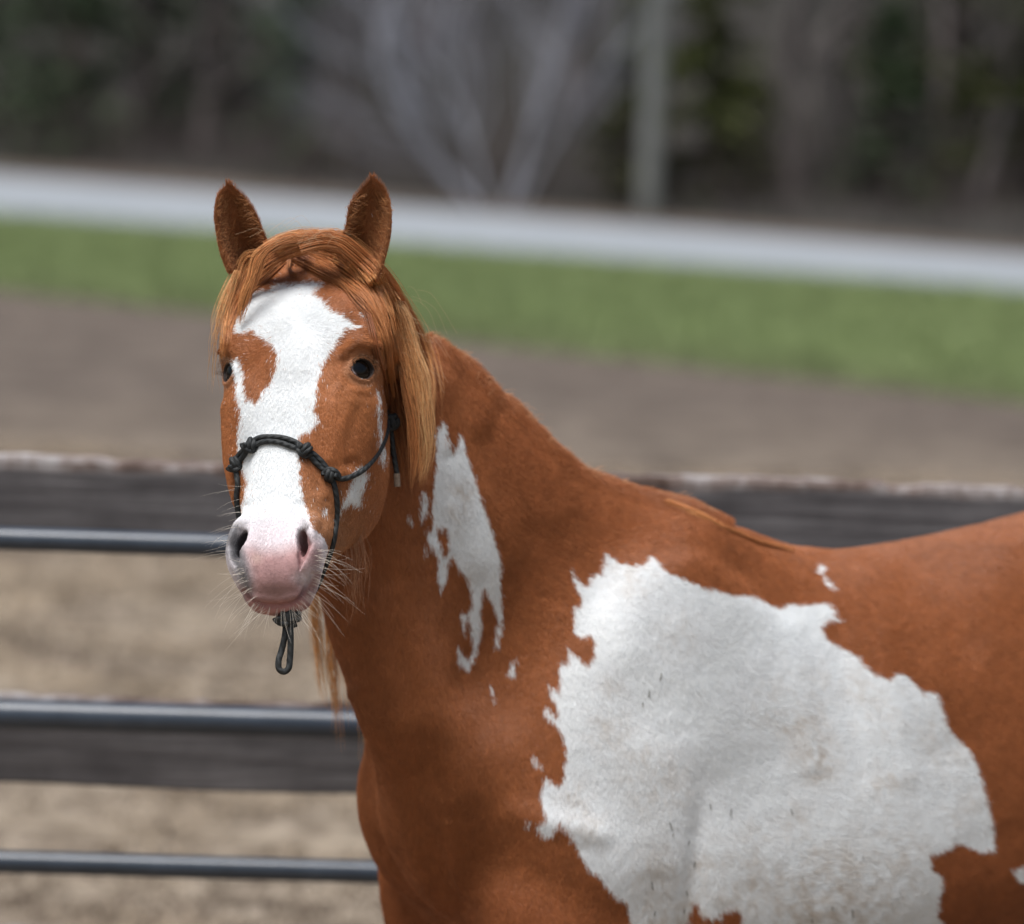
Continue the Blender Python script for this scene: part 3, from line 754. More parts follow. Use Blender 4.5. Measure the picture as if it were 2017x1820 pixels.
def lock(pts, n, w0, w1, off=.012, col=(.36, .15, .06), colv=.25, k=14, rad=.00022, wave=.002, dep=None, ends=.4, dspread=.006, jit=2.5):
    "a lock of n long hairs along a guide of photo points lying on the skin; widths in metres at root and tip; -> arrays"
    pts = [pts[0]] + [(a + rng.normal(0, jit), b + rng.normal(0, jit)) for a, b in pts[1:]]
    g = resample(pts, k)
    ds = []
    for i, (px, py) in enumerate(g):
        dd = surf_d(px, py) if dep is None else None
        ds.append(dd)
    if dep is not None: ds = list(cubic(np.linspace(0, 1, k), np.linspace(0, 1, len(dep)), dep)) if len(dep) > 2 else list(np.linspace(dep[0], dep[-1], k))
    else:
        ok = [i for i, v in enumerate(ds) if v is not None]
        ds = np.interp(np.arange(k), ok, [ds[i] for i in ok])
        ds = np.convolve(np.r_[ds[0], ds[0], ds, ds[-1], ds[-1]], np.ones(5) / 5, 'valid') - off
        ds = [min(a, (surf_d(*g[i]) or 99) - off * .5) for i, a in enumerate(ds)]
    G = np.array([at(g[i, 0], g[i, 1], ds[i]) for i in range(k)])
    T = np.gradient(G, axis=0); T /= np.linalg.norm(T, axis=1, keepdims=True)
    S = np.cross(T, CF); S /= np.linalg.norm(S, axis=1, keepdims=True)
    t = np.linspace(0, 1, k)
    a = rng.normal(0, .42, n); bb = rng.normal(0, .5, n)
    W = w0 + (w1 - w0) * t
    Ls = 1 - ends * rng.random(n)                     # hairs end at different places
    tt = t[None, :] * Ls[:, None]
    ix = tt * (k - 1); i0 = np.clip(ix.astype(int), 0, k - 2); f = (ix - i0)[..., None]
    Gi = G[i0] * (1 - f) + G[i0 + 1] * f; Si = S[i0] * (1 - f) + S[i0 + 1] * f; Wi = np.interp(tt, t, W)
    ph = rng.uniform(0, 6.28, n)
    clump = np.round(a * 5) / 5
    a2 = a[:, None] * (1 - tt * .55) + clump[:, None] * tt * .55
    wv = wave * (np.sin(tt * 9 + ph[:, None]) * .35 + np.sin(tt * 5 + clump[:, None] * 9) * .9) * tt
    P = Gi + Si * (a2 * Wi + wv)[..., None] - CF * ((bb[:, None] * dspread * (1 - .5 * tt)) - 0)[..., None]
    c = np.asarray(col)[None] * np.clip(rng.normal(1, colv, n), .45, 1.8)[:, None]
    gold = rng.random(n)[:, None] ** 3
    c = c * (1 - gold * .4) + np.array([.64, .35, .15]) * gold * .4
    r = rad * np.ones((n, k)); r[:, -1] *= .25; r[:, -2] *= .6
    return P, r, np.clip(c, 0, .85)
def lockset(name, specs, k=14):
    Ps, rs, cs = [], [], []
    for sp in specs:
        P, r, c = lock(*sp[0:4], k=k, **sp[4]); Ps.append(P); rs.append(r); cs.append(c)
    return curves(name, np.concatenate(Ps), np.concatenate(rs), np.concatenate(cs), horse, M_hair)
RED, GOLD, PALE = (.48, .185, .066), (.58, .265, .098), (.66, .365, .165)
fl = []
# forelock to the photo's right: from the poll over the brow, behind the eye and down the cheek
for i in range(8):
    e = i * 6
    fl.append(([(575+e, 494-e*.30),(625+e*1.05, 502-e*.15),(680+e*.9, 538-e*.25),(722+e*.75, 598-e*.3),(746+e*.6, 670-e*.2),(760+e*.7, 750),(774+e*.8, 830),(790+e*.7, 900-e*.3)], 620, .012, .015, dict(off=.007 + .0015*i, col=RED if i < 5 else GOLD, wave=.004, ends=.55)))
fl.append(([(585,500),(640,522),(690,562),(724,622),(741,690),(750,760),(760,830)], 420, .006, .006, dict(off=.005, col=(.22,.07,.025))))
# top hair crossing from the left ear over the poll and down past the right ear
for i in range(6):
    fl.append(([(525+i*16, 492-i*2.2),(560+i*16, 476-i*1.2),(610+i*13, 470+i*.5),(665+i*8, 486+i*2),(715+i*6, 530),(752+i*6, 590),(785+i*7, 670),(812+i*6, 760),(822+i*4, 850)], 480, .011, .018, dict(off=.010, col=GOLD if i % 2 else RED, wave=.004, ends=.65)))
# forelock to the photo's left
for i in range(6):
    e = i * 6
    fl.append(([(604-e, 490-e*.3),(556-e, 506-e*.2),(515-e*.8, 538-e),(484-e*.5, 582-e),(462-e*.3, 626-e*.6),(450-e*.2, 668),(442, 715)], 300, .008, .005, dict(off=.006 + .0015*i, col=RED if i < 4 else GOLD, wave=.003, ends=.85)))
for i in range(4):
    fl.append(([(660-i*18, 473),(606-i*14, 468+i),(560-i*8, 480),(520-i*4, 505),(504-i*3, 545),(486-i*2, 590),(468, 640)], 260, .008, .004, dict(off=.008, col=GOLD if i % 2 else RED, dep=[6.0, 5.99, 5.985, 5.99], wave=.003, ends=.9)))
# swirl at the middle of the poll
for i in range(3):
    e = i * 6
    fl.append(([(606-e, 497-e),(575-e, 512-e),(548-e, 528-e),(518-e*.7, 550-e),(493-e*.5, 574-e),(472-e*.3, 604-e),(455, 640)], 320, .008, .004, dict(off=.007 + .002*i, col=RED, wave=.003, ends=.6)))
    fl.append(([(570+e, 508-e),(603+e, 522-e),(638+e, 541-e),(674+e, 564-e),(706+e*.8, 592-e),(734+e*.6, 628-e*.6),(752+e*.4, 676)], 360, .008, .006, dict(off=.007 + .002*i, col=RED if i else (.27,.09,.03), wave=.003, ends=.5)))
fl.append(([(628,488),(600,492),(578,502),(570,518),(578,534),(594,542)], 140, .005, .001, dict(off=.016, col=(.42,.17,.07), ends=.5)))
lockset('forelock', fl, k=18)
mn = []
# thin wisps falling left of the face
for i in range(10):
    e = rng.uniform(0, 28); yb = rng.uniform(690, 800)
    mn.append(([(470-e*.4, 532),(457-e*.8, 580),(443-e*.9, 630),(430-e*.7, 690),(428-e*.5, yb)], 8, .004, .004, dict(col=PALE if i % 2 else GOLD, dep=[6.03, 6.01, 6.03], wave=.006, rad=.00016, ends=.7)))
# mane mass to the right of the head: many narrow locks, inner ones coloured dark for shade, ending unevenly
for i in range(24):
    e = (i * 3.1 + rng.uniform(-4, 4)); yb = rng.uniform(840, 975)
    mn.append(([(720+e*.4, 540+e*.3),(757+e*.47, 605),(786+e*.45, 680),(804+e*.46, 760),(812+e*.42, 820),(814+e*.38, (820+yb)/2+20),(812+e*.30, yb)], 140, .008, .003, dict(col=[RED, GOLD, GOLD, PALE][min(3, int(i / 6 + rng.uniform(0, .9)))], dep=[6.085, 6.07, 6.055 + rng.uniform(-.01, .01), 6.055], wave=.007, dspread=.012, ends=.8, jit=4)))
for i in range(5): mn.append(([(752,600),(764,680),(772+i*3,760),(780+i*5,850),(788+i*6,920),(792+i*7,960+i*9)], 170, .014, .010, dict(col=(.24,.075,.024), dep=[6.11, 6.09, 6.09], wave=.006, dspread=.012, ends=.7, jit=4)))
# mane hanging down on the far side, seen below the chin
for i in range(12):
    x0 = 618 + i * 8 + rng.uniform(-5, 5); yb = 1400 + i * 8 + rng.uniform(-35, 45)
    mn.append(([(x0-5, 1020),(x0-2, 1120),(x0, 1220),(x0+6, 1320),(x0+10+i*.6, yb - 40),(x0+15, yb)], 45, .009, .003, dict(col=GOLD if i % 2 else (.50,.27,.12), dep=[6.34, 6.36, 6.36], wave=.005, ends=.7, rad=.00028, dspread=.01)))
# crest: unkempt short mane
def top_y(x, y0):
    for y in np.arange(y0 - 45, y0 + 60, 2.0):
        d = surf_d(x, y)
        if d is not None: return y, d
    return y0, 6.5
for i in range(480):
    x = rng.uniform(835, 1400); y, dd = top_y(x, float(np.interp(x, CREST[:, 0], CREST[:, 1]))); p = np.array([x, y + rng.uniform(0, 7)])
    Lh = rng.uniform(11, 22) * (1.6 if rng.random() < .10 else 1); a_ = R(rng.uniform(-75, -5))
    q1 = p + (math.cos(a_) * Lh * .6, math.sin(a_) * Lh * .6); q2 = p + (math.cos(a_) * Lh + 5, math.sin(a_) * Lh * .8 + rng.uniform(0, 6))
    mn.append(([tuple(p + (-5, 6)), tuple(p + (-1, 1)), tuple(q1), tuple(q2)], 9, .010, .010, dict(col=(.52,.25,.12), dep=[dd, dd], wave=.002, rad=.0002, ends=.6, dspread=.02, jit=1)))
# lock lying at the withers
for i in range(3):
    pts = [(x - i * 6, top_y(x - i * 7, float(np.interp(x, BACK[:, 0], BACK[:, 1])))[0] + dy + i * 1.5) for x, dy in ((1318, 3), (1350, 5), (1390, 7), (1430, 11), (1475, 14), (1520, 11), (1575, 5))]
    mn.append((pts, 380, .0045, .004, dict(col=GOLD if i % 2 else (.50,.20,.075), off=.009, wave=.003, ends=.6, jit=1)))
# jaw hair
for i in range(10):
    x0 = 668 + i * 4
    mn.append(([(x0+6, 1035+i*2),(x0+12, 1090),(x0+16, 1150),(x0+8, 1210+rng.uniform(-30,40))], 7, .008, .012, dict(col=(.42,.22,.13), dep=[6.0, 6.0], wave=.01, rad=.00014, ends=.5)))
lockset('mane', mn)
# fly-away hairs between the ears
Ps = []
for i in range(34):
    a0 = np.array([rng.uniform(540, 670), 480 + rng.uniform(-6, 8)]); ln = rng.uniform(20, 80); sg = 1 if rng.random() < .6 else -1
    h0 = rng.uniform(15, 70) * (ln / 90)
    pts = [a0 + np.array([sg * ln * t, -h0 * math.sin(min(1, t * 1.15) * 2.6)]) for t in (0, .25, .5, .75, 1)]
    Ps.append(np.array([at(p[0], p[1], 5.99 + .02 * math.sin(i)) for p in resample(pts, 10)]))
for i in range(26):
    a0 = np.array([rng.uniform(760, 830), rng.uniform(560, 720)]); ln = rng.uniform(25, 80)
    pts = [a0 + np.array([ln * t, ln * (t * t) * rng.uniform(.4, 1.3)]) for t in (0, .3, .6, 1)]
    Ps.append(np.array([at(p[0], p[1], 6.05) for p in resample(pts, 10)]))
curves('loose_hair', np.array(Ps), .00010, np.tile([.6, .42, .25], (len(Ps), 1)), horse, M_hair)
# whiskers
Ps = []; rs = []
def whisk(px, py, dx, dy, ln, droop):
    p = surf(px, py)
    if p is None: return
    t = np.linspace(0, 1, 9)[:, None]
    d = dx * CX + dy * CD; d = d / np.linalg.norm(d); out = -CF * rng.uniform(-.1, .5)
    Ps.append(p + (d + out) * t * ln + (CD * droop * (1 if rng.random() < .8 else -.6) + CX * rng.normal(0, .15)) * (t ** 2) * ln)
    rs.append(np.linspace(.00013, .00003, 9))
for i in range(44):      # left side of the muzzle and lips
    y = rng.uniform(1040, 1205); x = np.interp(y, [1040, 1090, 1150, 1205], [456, 453, 478, 515]) + rng.uniform(3, 16)
    whisk(x, y, -1, rng.uniform(-.2, .6) + (y - 1100) / 160, rng.uniform(.02, .062), rng.uniform(.1, .5))
for i in range(50):
    y = rng.uniform(1080, 1205); x = np.interp(y, [1080, 1120, 1150, 1205], [634, 632, 622, 585]) - rng.uniform(3, 16)
    whisk(x, y, 1, rng.uniform(-.1, .5) + (y - 1110) / 130, rng.uniform(.02, .065), rng.uniform(.1, .5))
for i in range(34):
    x = rng.uniform(500, 600); whisk(x, 1203 - abs(x - 550) * .25 - rng.uniform(0, 6), (x - 555) / 90, 1, rng.uniform(.012, .05), 0)
for i in range(14): whisk(470 + rng.uniform(0, 14), rng.uniform(950, 1040), -1, rng.uniform(-.1, .3), rng.uniform(.02, .05), .2)
curves('whiskers', np.array(Ps), np.array(rs), np.tile([.78, .70, .60], (len(Ps), 1)), horse, M_hair)
# eyelashes and the pale hair inside the ears
Ps = []
for sg in (1, -1):
    for i in range(60):
        q = rng.uniform(.5, 8); w_ = LIDS[int(q)] * (1 - q % 1) + LIDS[int(q) + 1] * (q % 1)
        o_ = (w_ - EYE_C) / np.linalg.norm(w_ - EYE_C); up = np.array([0, -1, .25])
        P = [w_ + o_ * .003 + (EYE_D * .9 + up * .3 + rng.normal(0, .12, 3)) * .016 * t + np.array([0, 1, 0]) * .008 * t * t for t in np.linspace(0, 1, 6)]
        Ps.append(np.array([hw(np.array(p) * (sg, 1, 1)) for p in P]))
curves('eyelashes', np.array(Ps), np.linspace(.00026, .00008, 6), np.tile([.14, .07, .035], (len(Ps), 1)), horse, M_hair)
Ps, cs = [], []
for e_, (Lr, Rr, d0, sg) in enumerate(EARS):
    inner = ear_V[e_ * 2].reshape(NVv, NUu, 3)
    for i in range(1100):
        v = rng.uniform(.02, .80); side = rng.random() < .5; uu = rng.uniform(0, .5) ** 1.6; uu = uu if side else 1 - uu
        p = inner[int(v * (NVv - 1)), int(round(uu * (NUu - 1)))] + rng.normal(0, .0025, 3)
        mid = inner[min(NVv - 1, int(v * (NVv - 1)) + 2), NUu // 2]
        d = mid - p; d /= np.linalg.norm(d) + 1e-9; d = d * .7 - CF * .5 + CD * rng.uniform(-.7, .3); ln = rng.uniform(.008, .020)
        t = np.linspace(0, 1, 5)[:, None]; Ps.append(p + d * ln * t + CD * ln * .2 * t * t)
        cs.append(np.array([.46, .21, .085]) * rng.uniform(.35, 1.3))
curves('ear_hair', np.array(Ps), np.array([.0002, .0002, .00018, .00014, .00005]), np.array(cs), horse, M_hair)
Ps = []
for x, y in [(1302,1333),(1279,1367),(1266,1388),(1368,1703),(1285,1745),(1353,1760),(1322,1628),(1326,1645),(1357,1660),(1290,1800),(1348,1795),(1700,1690),(1640,1790),(1560,1600),(1440,1600),(1400,1590),(1680,1800),(1600,1815)]:
    a_ = rng.uniform(1.2, 1.9); l_ = rng.uniform(3, 9); P = [surf(x + math.cos(a_) * l_ * t, y + math.sin(a_) * l_ * t, .003) for t in np.linspace(-1, 1, 5)]
    if all(p is not None for p in P): Ps.append(P)
curves('hay_scraps', np.array(Ps), .0006, np.tile([.10, .085, .06], (len(Ps), 1)), horse, M_hair)
# tail, mostly behind the frame
Ps = []
tb = bw((1.23, 0, -.3)); 
for i in range(500):
    r0 = rng.normal(0, .02, 3); sw = rng.normal(0, .05, 3); t = np.linspace(0, 1, 12)[:, None]
    Ps.append(tb + r0 + BB * (.12 * t) * 1 - BZ * (.85 * t ** 1.3) * rng.uniform(.7, 1) + sw * t)
curves('tail', np.array(Ps), .0009, np.tile(GOLD, (len(Ps), 1)) * rng.uniform(.5, 1.2, (len(Ps), 1)), horse, M_hair)

# ---------------------------------------------------------------- rope halter
M_rope, nt, b = mat('rope', .62, .35)
uv = N(nt, 'ShaderNodeUVMap'); mp = N(nt, 'ShaderNodeMapping'); L(nt, uv.outputs[0], mp.inputs[0]); mp.inputs['Scale'].default_value = (1, 1, 1)
wv1 = N(nt, 'ShaderNodeTexWave'); wv1.inputs['Scale'].default_value = 1.0; wv1.wave_type = 'BANDS'; wv1.bands_direction = 'DIAGONAL'; wv1.inputs['Distortion'].default_value = 0
L(nt, mp.outputs[0], wv1.inputs['Vector'])
L(nt, mix(nt, .75, ramp(nt, wv1.outputs['Fac'], [(.2, (.008, .009, .011)), (.8, (.030, .034, .037))]), ramp(nt, noise(nt, 90, 4), [(.35, (.010, .012, .013)), (.75, (.038, .04, .039))])), b.inputs['Base Color'])
bump(nt, b, wv1.outputs['Fac'], .6, .001)
def tube(points, r, name=None, parent=None, m=None, seg=12, per=6, closed=False, taper=None):
    P = np.array(points, float)
    s_ = np.r_[0, np.cumsum(np.linalg.norm(np.diff(P, axis=0), axis=1))]
    n = max(4, int(len(P) * per)); t = np.linspace(0, s_[-1], n)
    Q_ = np.stack([cubic(t, s_, P[:, k]) for k in range(3)], -1)
    T = np.gradient(Q_, axis=0); T /= np.linalg.norm(T, axis=1, keepdims=True) + 1e-12
    up = np.array([.3, .2, .9]); Nn = np.cross(T[0], up); Nn /= np.linalg.norm(Nn)
    vs_, fs, uvs = [], [], []
    for i in range(n):
        Nn = Nn - (Nn @ T[i]) * T[i]; Nn /= np.linalg.norm(Nn); B_ = np.cross(T[i], Nn)
        rr = r if taper is None else r * np.interp(i / (n - 1), *taper)
        for j in range(seg):
            a = 2 * math.pi * j / seg; vs_.append(Q_[i] + rr * (math.cos(a) * Nn + math.sin(a) * B_))
    for i in range(n - 1):
        for j in range(seg):
            a, b2 = i * seg + j, i * seg + (j + 1) % seg; fs.append((a, b2, b2 + seg, a + seg))
            u0, u1 = j / seg * 2, (j + 1) / seg * 2; v0, v1 = t[i] / r * .22, t[i+1] / r * .22
            uvs += [(u0, v0), (u1, v0), (u1, v1), (u0, v1)]
    for c_, i in ((0, 0), (1, n - 1)):
        f = [i * seg + j for j in range(seg)]; fs.append(f if c_ else f[::-1]); uvs += [(0, 0)] * seg
    return vs_, fs, uvs
def join(parts):
    Vs, Fs, Us = [], [], []
    for v, f, u in parts:
        o = len(Vs); Vs += v; Fs += [[k + o for k in x] for x in f]; Us += u
    return Vs, Fs, Us
def tube_obj(name, parts, parent, m):
    v, f, u = join(parts); me_ = make_mesh(name, v, f)
    uvl = me_.uv_layers.new(name='UVMap'); uvl.data.foreach_set('uv', np.array(u, np.float32).ravel())
    return obj(name, me_, parent, m)
halter = empty('rope_halter', at(540, 880, 5.7)); bpy.context.view_layer.update()
tag(halter, 'thin black knotted rope halter worn on the horse\'s head', 'halter')
def hpart(name, parts, m=None):
    o = tube_obj(name, parts, halter, m or M_rope); o.matrix_parent_inverse = Matrix.Translation(-halter.location); return o
def onskin(pts, off, k=None, dd=None):
    P = resample(pts, k or max(8, len(pts) * 3)); ds = [surf_d(*p) for p in P]
    ok = [i for i, v in enumerate(ds) if v is not None]
    ds = np.interp(range(len(P)), ok, [ds[i] for i in ok]) if ok else np.full(len(P), dd)
    ds2 = np.convolve(np.r_[ds[0], ds, ds[-1]], np.ones(3) / 3, 'valid')
    return [at(p[0], p[1], min(d, e) - off) for p, d, e in zip(P, ds2, ds)]
RR = .0039
K0, K1, K2, K3 = c2([(265,648)])[0], c2([(388,497)])[0], c2([(820,530)])[0], c2([(1028,742)])[0]
hpart('noseband', [tube(onskin([K1] + c2([(440,452),(560,436),(680,452),(760,485)]) + [K2], RR*1.1), RR), tube(onskin([K1] + c2([(430,495),(500,474),(620,480),(740,520)]) + [K2], RR*1.1), RR)])
hpart('nose_rope', [tube(onskin([K2] + c2([(900,580),(965,645)]) + [K3], RR*1.1), RR), tube(onskin([K2] + c2([(875,605),(935,668)]) + [K3], RR*1.1), RR)])
hpart('nose_rope', [tube(onskin([K1] + c2([(335,540),(300,580)]) + [K0], RR*1.1), RR), tube(onskin([K1] + c2([(350,565),(315,612)]) + [K0], RR*1.1), RR)])
hpart('cheek_rope', [tube(onskin([K3] + c2([(1110,768),(1190,748),(1270,705),(1340,640),(1400,560),(1445,470),(1468,380),(1470,310)]), RR*1.1), RR)])
def mirrored(pts, off):
    "the same run of rope on the other side of the head, laid on the skin"
    out = []
    for p in pts:
        h = hl(np.asarray(p)) * (-1, 1, 1); q, nn, _, _ = bvh.find_nearest(Vector(hw(h))); out.append(np.array(q) + np.array(nn) * off)
    return out
CK = onskin([K3] + c2([(1110,768),(1190,748),(1270,705),(1340,640),(1400,560),(1445,470),(1468,380),(1470,310)]), RR*1.1)
mc = mirrored(CK[15:], RR * 1.2)
hpart('cheek_rope', [tube([surf(*K0, RR)] + mc, RR)])
# from the side knots down and under the chin
up_ = onskin([K3] + c2([(1060,850),(1074,960),(1072,1080),(1060,1180)]), RR * 1.3, 12)
dl = (up_[-1] - CL) @ CF
hpart('chin_rope', [tube(up_ + [at(x, y, max(dl, 5.84) + k * .004) for k, (x, y) in enumerate(c2([(1045,1270),(1015,1370),(965,1500),(915,1620),(820,1740),(640,1800)]))], RR)])
ml = mirrored(up_[2:], RR * 1.3)
hpart('chin_rope', [tube([surf(*K0, RR)] + ml + [at(x, y, d) for (x, y), d in zip(c2([(400,1560),(500,1740),(620,1800)]), (5.93, 5.89, 5.87))], RR)])
def knot(p, axis, s_=1.0, tail=True):
    "an overhand knot: two and a half turns of rope round the strands, one turn crossing"
    p = np.asarray(p); ax = np.asarray(axis, float); ax /= np.linalg.norm(ax)
    n_ = -CF - (-CF @ ax) * ax; n_ /= np.linalg.norm(n_); s2 = np.cross(ax, n_)
    r1 = .0068 * s_
    A = [p + ax * ((t - .5) * .0115 * s_) + r1 * (math.cos(t * 2 * math.pi * 2.2) * n_ + math.sin(t * 2 * math.pi * 2.2) * s2) for t in np.linspace(0, 1, 20)]
    B_ = [p + ax * (.0105 * s_ * math.cos(t)) + s2 * (.0078 * s_ * math.sin(t)) + n_ * (.0062 * s_ * (1 - .8 * abs(math.cos(t)))) for t in np.linspace(-.5, 2.9, 12)]
    return [tube(A, RR * .95 * s_, per=4), tube(B_, RR * .95 * s_, per=4)]
for Kp, nb, an in ((K1, K2, 20), (K2, K3, 15), (K3, K2, 60), (K0, K1, 40)):
    d0 = surf_d(*Kp) or 5.85
    a, bq_ = at(*Kp, d0), at(*nb, d0); hpart('knot', knot(at(*Kp, d0 - .006), (bq_ - a) + CD * .02, 1.05))
# fiador knot and loop under the chin
hpart('knot', knot(at(*c3([(850, 1035)])[0], 5.865), CX, 1.25) + knot(at(*c3([(925, 1030)])[0], 5.865), CD, 1.2))
hpart('lead_loop', [tube([at(x, y, d) for (x, y), d in zip(c3([(862,1000),(862,1120),(850,1230),(822,1350),(795,1450),(805,1520),(843,1540),(882,1515),(898,1430),(905,1300),(905,1150),(905,1000)]), [5.865]*4 + [5.86]*4 + [5.862]*4)], RR * 1.15)])
# knot and tails at the throat
kp = c2([(1480, 290)])[0]; dk = (surf_d(*kp) or 6.0)
hpart('knot', knot(at(*kp, dk - .012), CD, 1.35) + knot(at(kp[0], kp[1] + 8, dk - .014), CX, 1.2))
hpart('crown_rope', [tube([at(x, y, d) for (x, y), d in zip(c2([(1478,280),(1450,200),(1420,100),(1400,-20),(1390,-180),(1385,-300)]), (dk - .01, dk - .006, dk, dk + .01, dk + .02, dk + .03))], RR)])
hpart('rope_tail', [tube([at(x, y, dk - .012) for x, y in c2([(1470,320),(1480,450),(1478,560),(1455,690),(1435,800)])], RR)])
hpart('rope_tail', [tube([at(x, y, dk - .016) for x, y in c2([(1492,320),(1505,450),(1525,600),(1548,740)])], RR)])
M_whip = simple('rope_whipping', (.22, .17, .13), .7, .2, .3, 300)
hpart('rope_end', [tube([at(x, y, dk - .017) for x, y in c2([(1544,725),(1546,760),(1550,830)])], RR * 1.22)], M_whip)

# ---------------------------------------------------------------- ground, grass strip, road, hillside
def sheet(name, corners, z, m, kind='structure', nx=2, ny=2):
    "corners: photo points on the ground, left-far, right-far, right-near, left-near"
    a, b_, c_, d_ = [ground_at(*p) if len(p) == 2 else np.array(p) for p in corners]
    vs_ = []
    for j in range(ny):
        for i in range(nx):
            u, v = i / (nx - 1), j / (ny - 1)
            p = (a * (1 - u) + b_ * u) * (1 - v) + (d_ * (1 - u) + c_ * u) * v
            vs_.append((p[0], p[1], z))
    fs = [(j*nx+i, (j+1)*nx+i, (j+1)*nx+i+1, j*nx+i+1) for j in range(ny-1) for i in range(nx-1)]
    me_ = make_mesh(name, vs_, fs, False); o = obj(name, me_, None, m); o['kind'] = kind; return o
M_dirt, nt, b = mat('bare_earth', .9, .15)
geo = N(nt, 'ShaderNodeNewGeometry')
n1 = noise(nt, 2.0, 6, .65); n2 = noise(nt, 7.5, 5, .6); n3 = noise(nt, .22, 3)
cA = ramp(nt, n1, [(.34, (.095, .070, .050)), (.50, (.19, .148, .105)), (.66, (.31, .25, .18))])
cB = ramp(nt, n2, [(.36, (.05, .038, .03)), (.50, (.19, .155, .12)), (.64, (.46, .39, .31))])
cc = mix(nt, .5, cA, cB)
sep = N(nt, 'ShaderNodeSeparateXYZ'); L(nt, geo.outputs['Position'], sep.inputs[0])
far = N(nt, 'ShaderNodeMapRange'); far.inputs[1].default_value = 20; far.inputs[2].default_value = 27; L(nt, math_(nt, 'ADD', sep.outputs[1], math_(nt, 'MULTIPLY', n3, 6)), far.inputs[0])
cc = mix(nt, math_(nt, 'MULTIPLY', far.outputs[0], .8), cc, ramp(nt, n1, [(.3, (.048, .038, .034)), (.7, (.13, .105, .09))]))
L(nt, cc, b.inputs['Base Color']); bump(nt, b, n2, .8, .05)
gm = make_mesh('ground', [(-250, -60, 0), (250, -60, 0), (250, 300, 0), (-250, 300, 0)], [(0, 1, 2, 3)], False)
ground = obj('ground', gm, None, M_dirt); ground['kind'] = 'structure'
M_turf, nt, b = mat('turf', .85, .15)
tn1 = noise(nt, .35, 5, .6); tn2 = noise(nt, 8, 4)
L(nt, mix(nt, .45, ramp(nt, tn1, [(.3, (.10, .145, .05)), (.5, (.145, .18, .07)), (.72, (.20, .205, .10))]), ramp(nt, tn2, [(.3, (.10, .16, .05)), (.7, (.22, .25, .10))])), b.inputs['Base Color'])
bump(nt, b, tn2, .7, .05)
def ln(p, q, x): return (x, p[1] + (q[1] - p[1]) * (x - p[0]) / (q[0] - p[0]))
RT, RB, GB = ((0, 346), (2017, 507)), ((0, 428), (2017, 580)), ((0, 545), (2017, 757))
sheet('grass_verge', [ln(*RB, -2500), ln(*RB, 4500), ln(*GB, 4500), ln(*GB, -2500)], .004, M_turf)
M_road, nt, b = mat('pale_road', .75, .3)
L(nt, mix(nt, .5, ramp(nt, noise(nt, 1.2, 5), [(.3, (.22, .24, .26)), (.7, (.31, .33, .35))]), ramp(nt, noise(nt, 40, 4), [(.3, (.21, .23, .25)), (.7, (.32, .34, .36))])), b.inputs['Base Color'])
sheet('road', [ln(*RT, -2500), ln(*RT, 4500), ln(*RB, 4500), ln(*RB, -2500)], .010, M_road)
# blades of the verge
def blades(name, n, region, h, w, m, z=0.004, lean=.4):
    a, b_, c_, d_ = [ground_at(*p) for p in region]
    u, v = rng.random(n)[:, None], rng.random(n)[:, None]
    P = (a * (1 - u) + b_ * u) * (1 - v) + (d_ * (1 - u) + c_ * u) * v; P[:, 2] = z
    H = h * rng.uniform(.5, 1.3, n); an = rng.uniform(0, 6.28, n); W = w * rng.uniform(.6, 1.3, n)
    sx = np.stack([np.cos(an), np.sin(an), 0 * an], -1) * W[:, None]
    tip = P + np.stack([rng.normal(0, lean, n) * H, rng.normal(0, lean, n) * H, H], -1)
    VV = np.stack([P - sx, P + sx, tip], 1).reshape(-1, 3)
    F = np.arange(n * 3).reshape(-1, 3)
    o = obj(name, make_mesh(name, VV, F, False), None, m); o['kind'] = 'stuff'; return o
M_blade = simple('grass_blade', (.21, .26, .115), .7, .2, .35, 3)
tag(blades('grass', 150000, [ln(*RB, -1300), ln(*RB, 3300), ln((0, 575), (2017, 798), 3300), ln((0, 575), (2017, 798), -1300)], .09, .008, M_blade), 'short green grass on the verge below the pale road', 'grass')
def tufts(name, n, col, h, seed, label):
    rg = np.random.default_rng(seed); P = np.stack([rg.uniform(-3.2, 3.2, n * 4), rg.uniform(8.3, 21, n * 4), np.zeros(n * 4)], -1)
    keep = rg.random(n * 4) < np.clip(vnoise(P, 2.2, 3, seed) * 2.2 + .1, 0, 1); P = P[keep][:n]; n = len(P)
    an = rg.uniform(0, 6.28, n); H = h * rg.uniform(.3, 1.3, n); sx_ = np.stack([np.cos(an), np.sin(an), 0 * an], -1) * .0035
    tip = P + np.stack([rg.normal(0, 1.0, n) * H, rg.normal(0, 1.0, n) * H, H], -1)
    o = obj(name, make_mesh(name, np.stack([P - sx_, P + sx_, tip], 1).reshape(-1, 3), np.arange(n * 3).reshape(-1, 3), False), None, simple(name + '_blade', col, .8, .2, .3, 3))
    return tag(o, label, 'dry grass', None, 'stuff')
tufts('dry_grass', 60000, (.36, .29, .215), .045, 3, 'flattened straw-coloured dead grass scattered over the bare earth beyond the fence')
tufts('dead_leaves', 26000, (.075, .05, .035), .03, 8, 'dark rotting plant litter scattered over the bare earth beyond the fence')
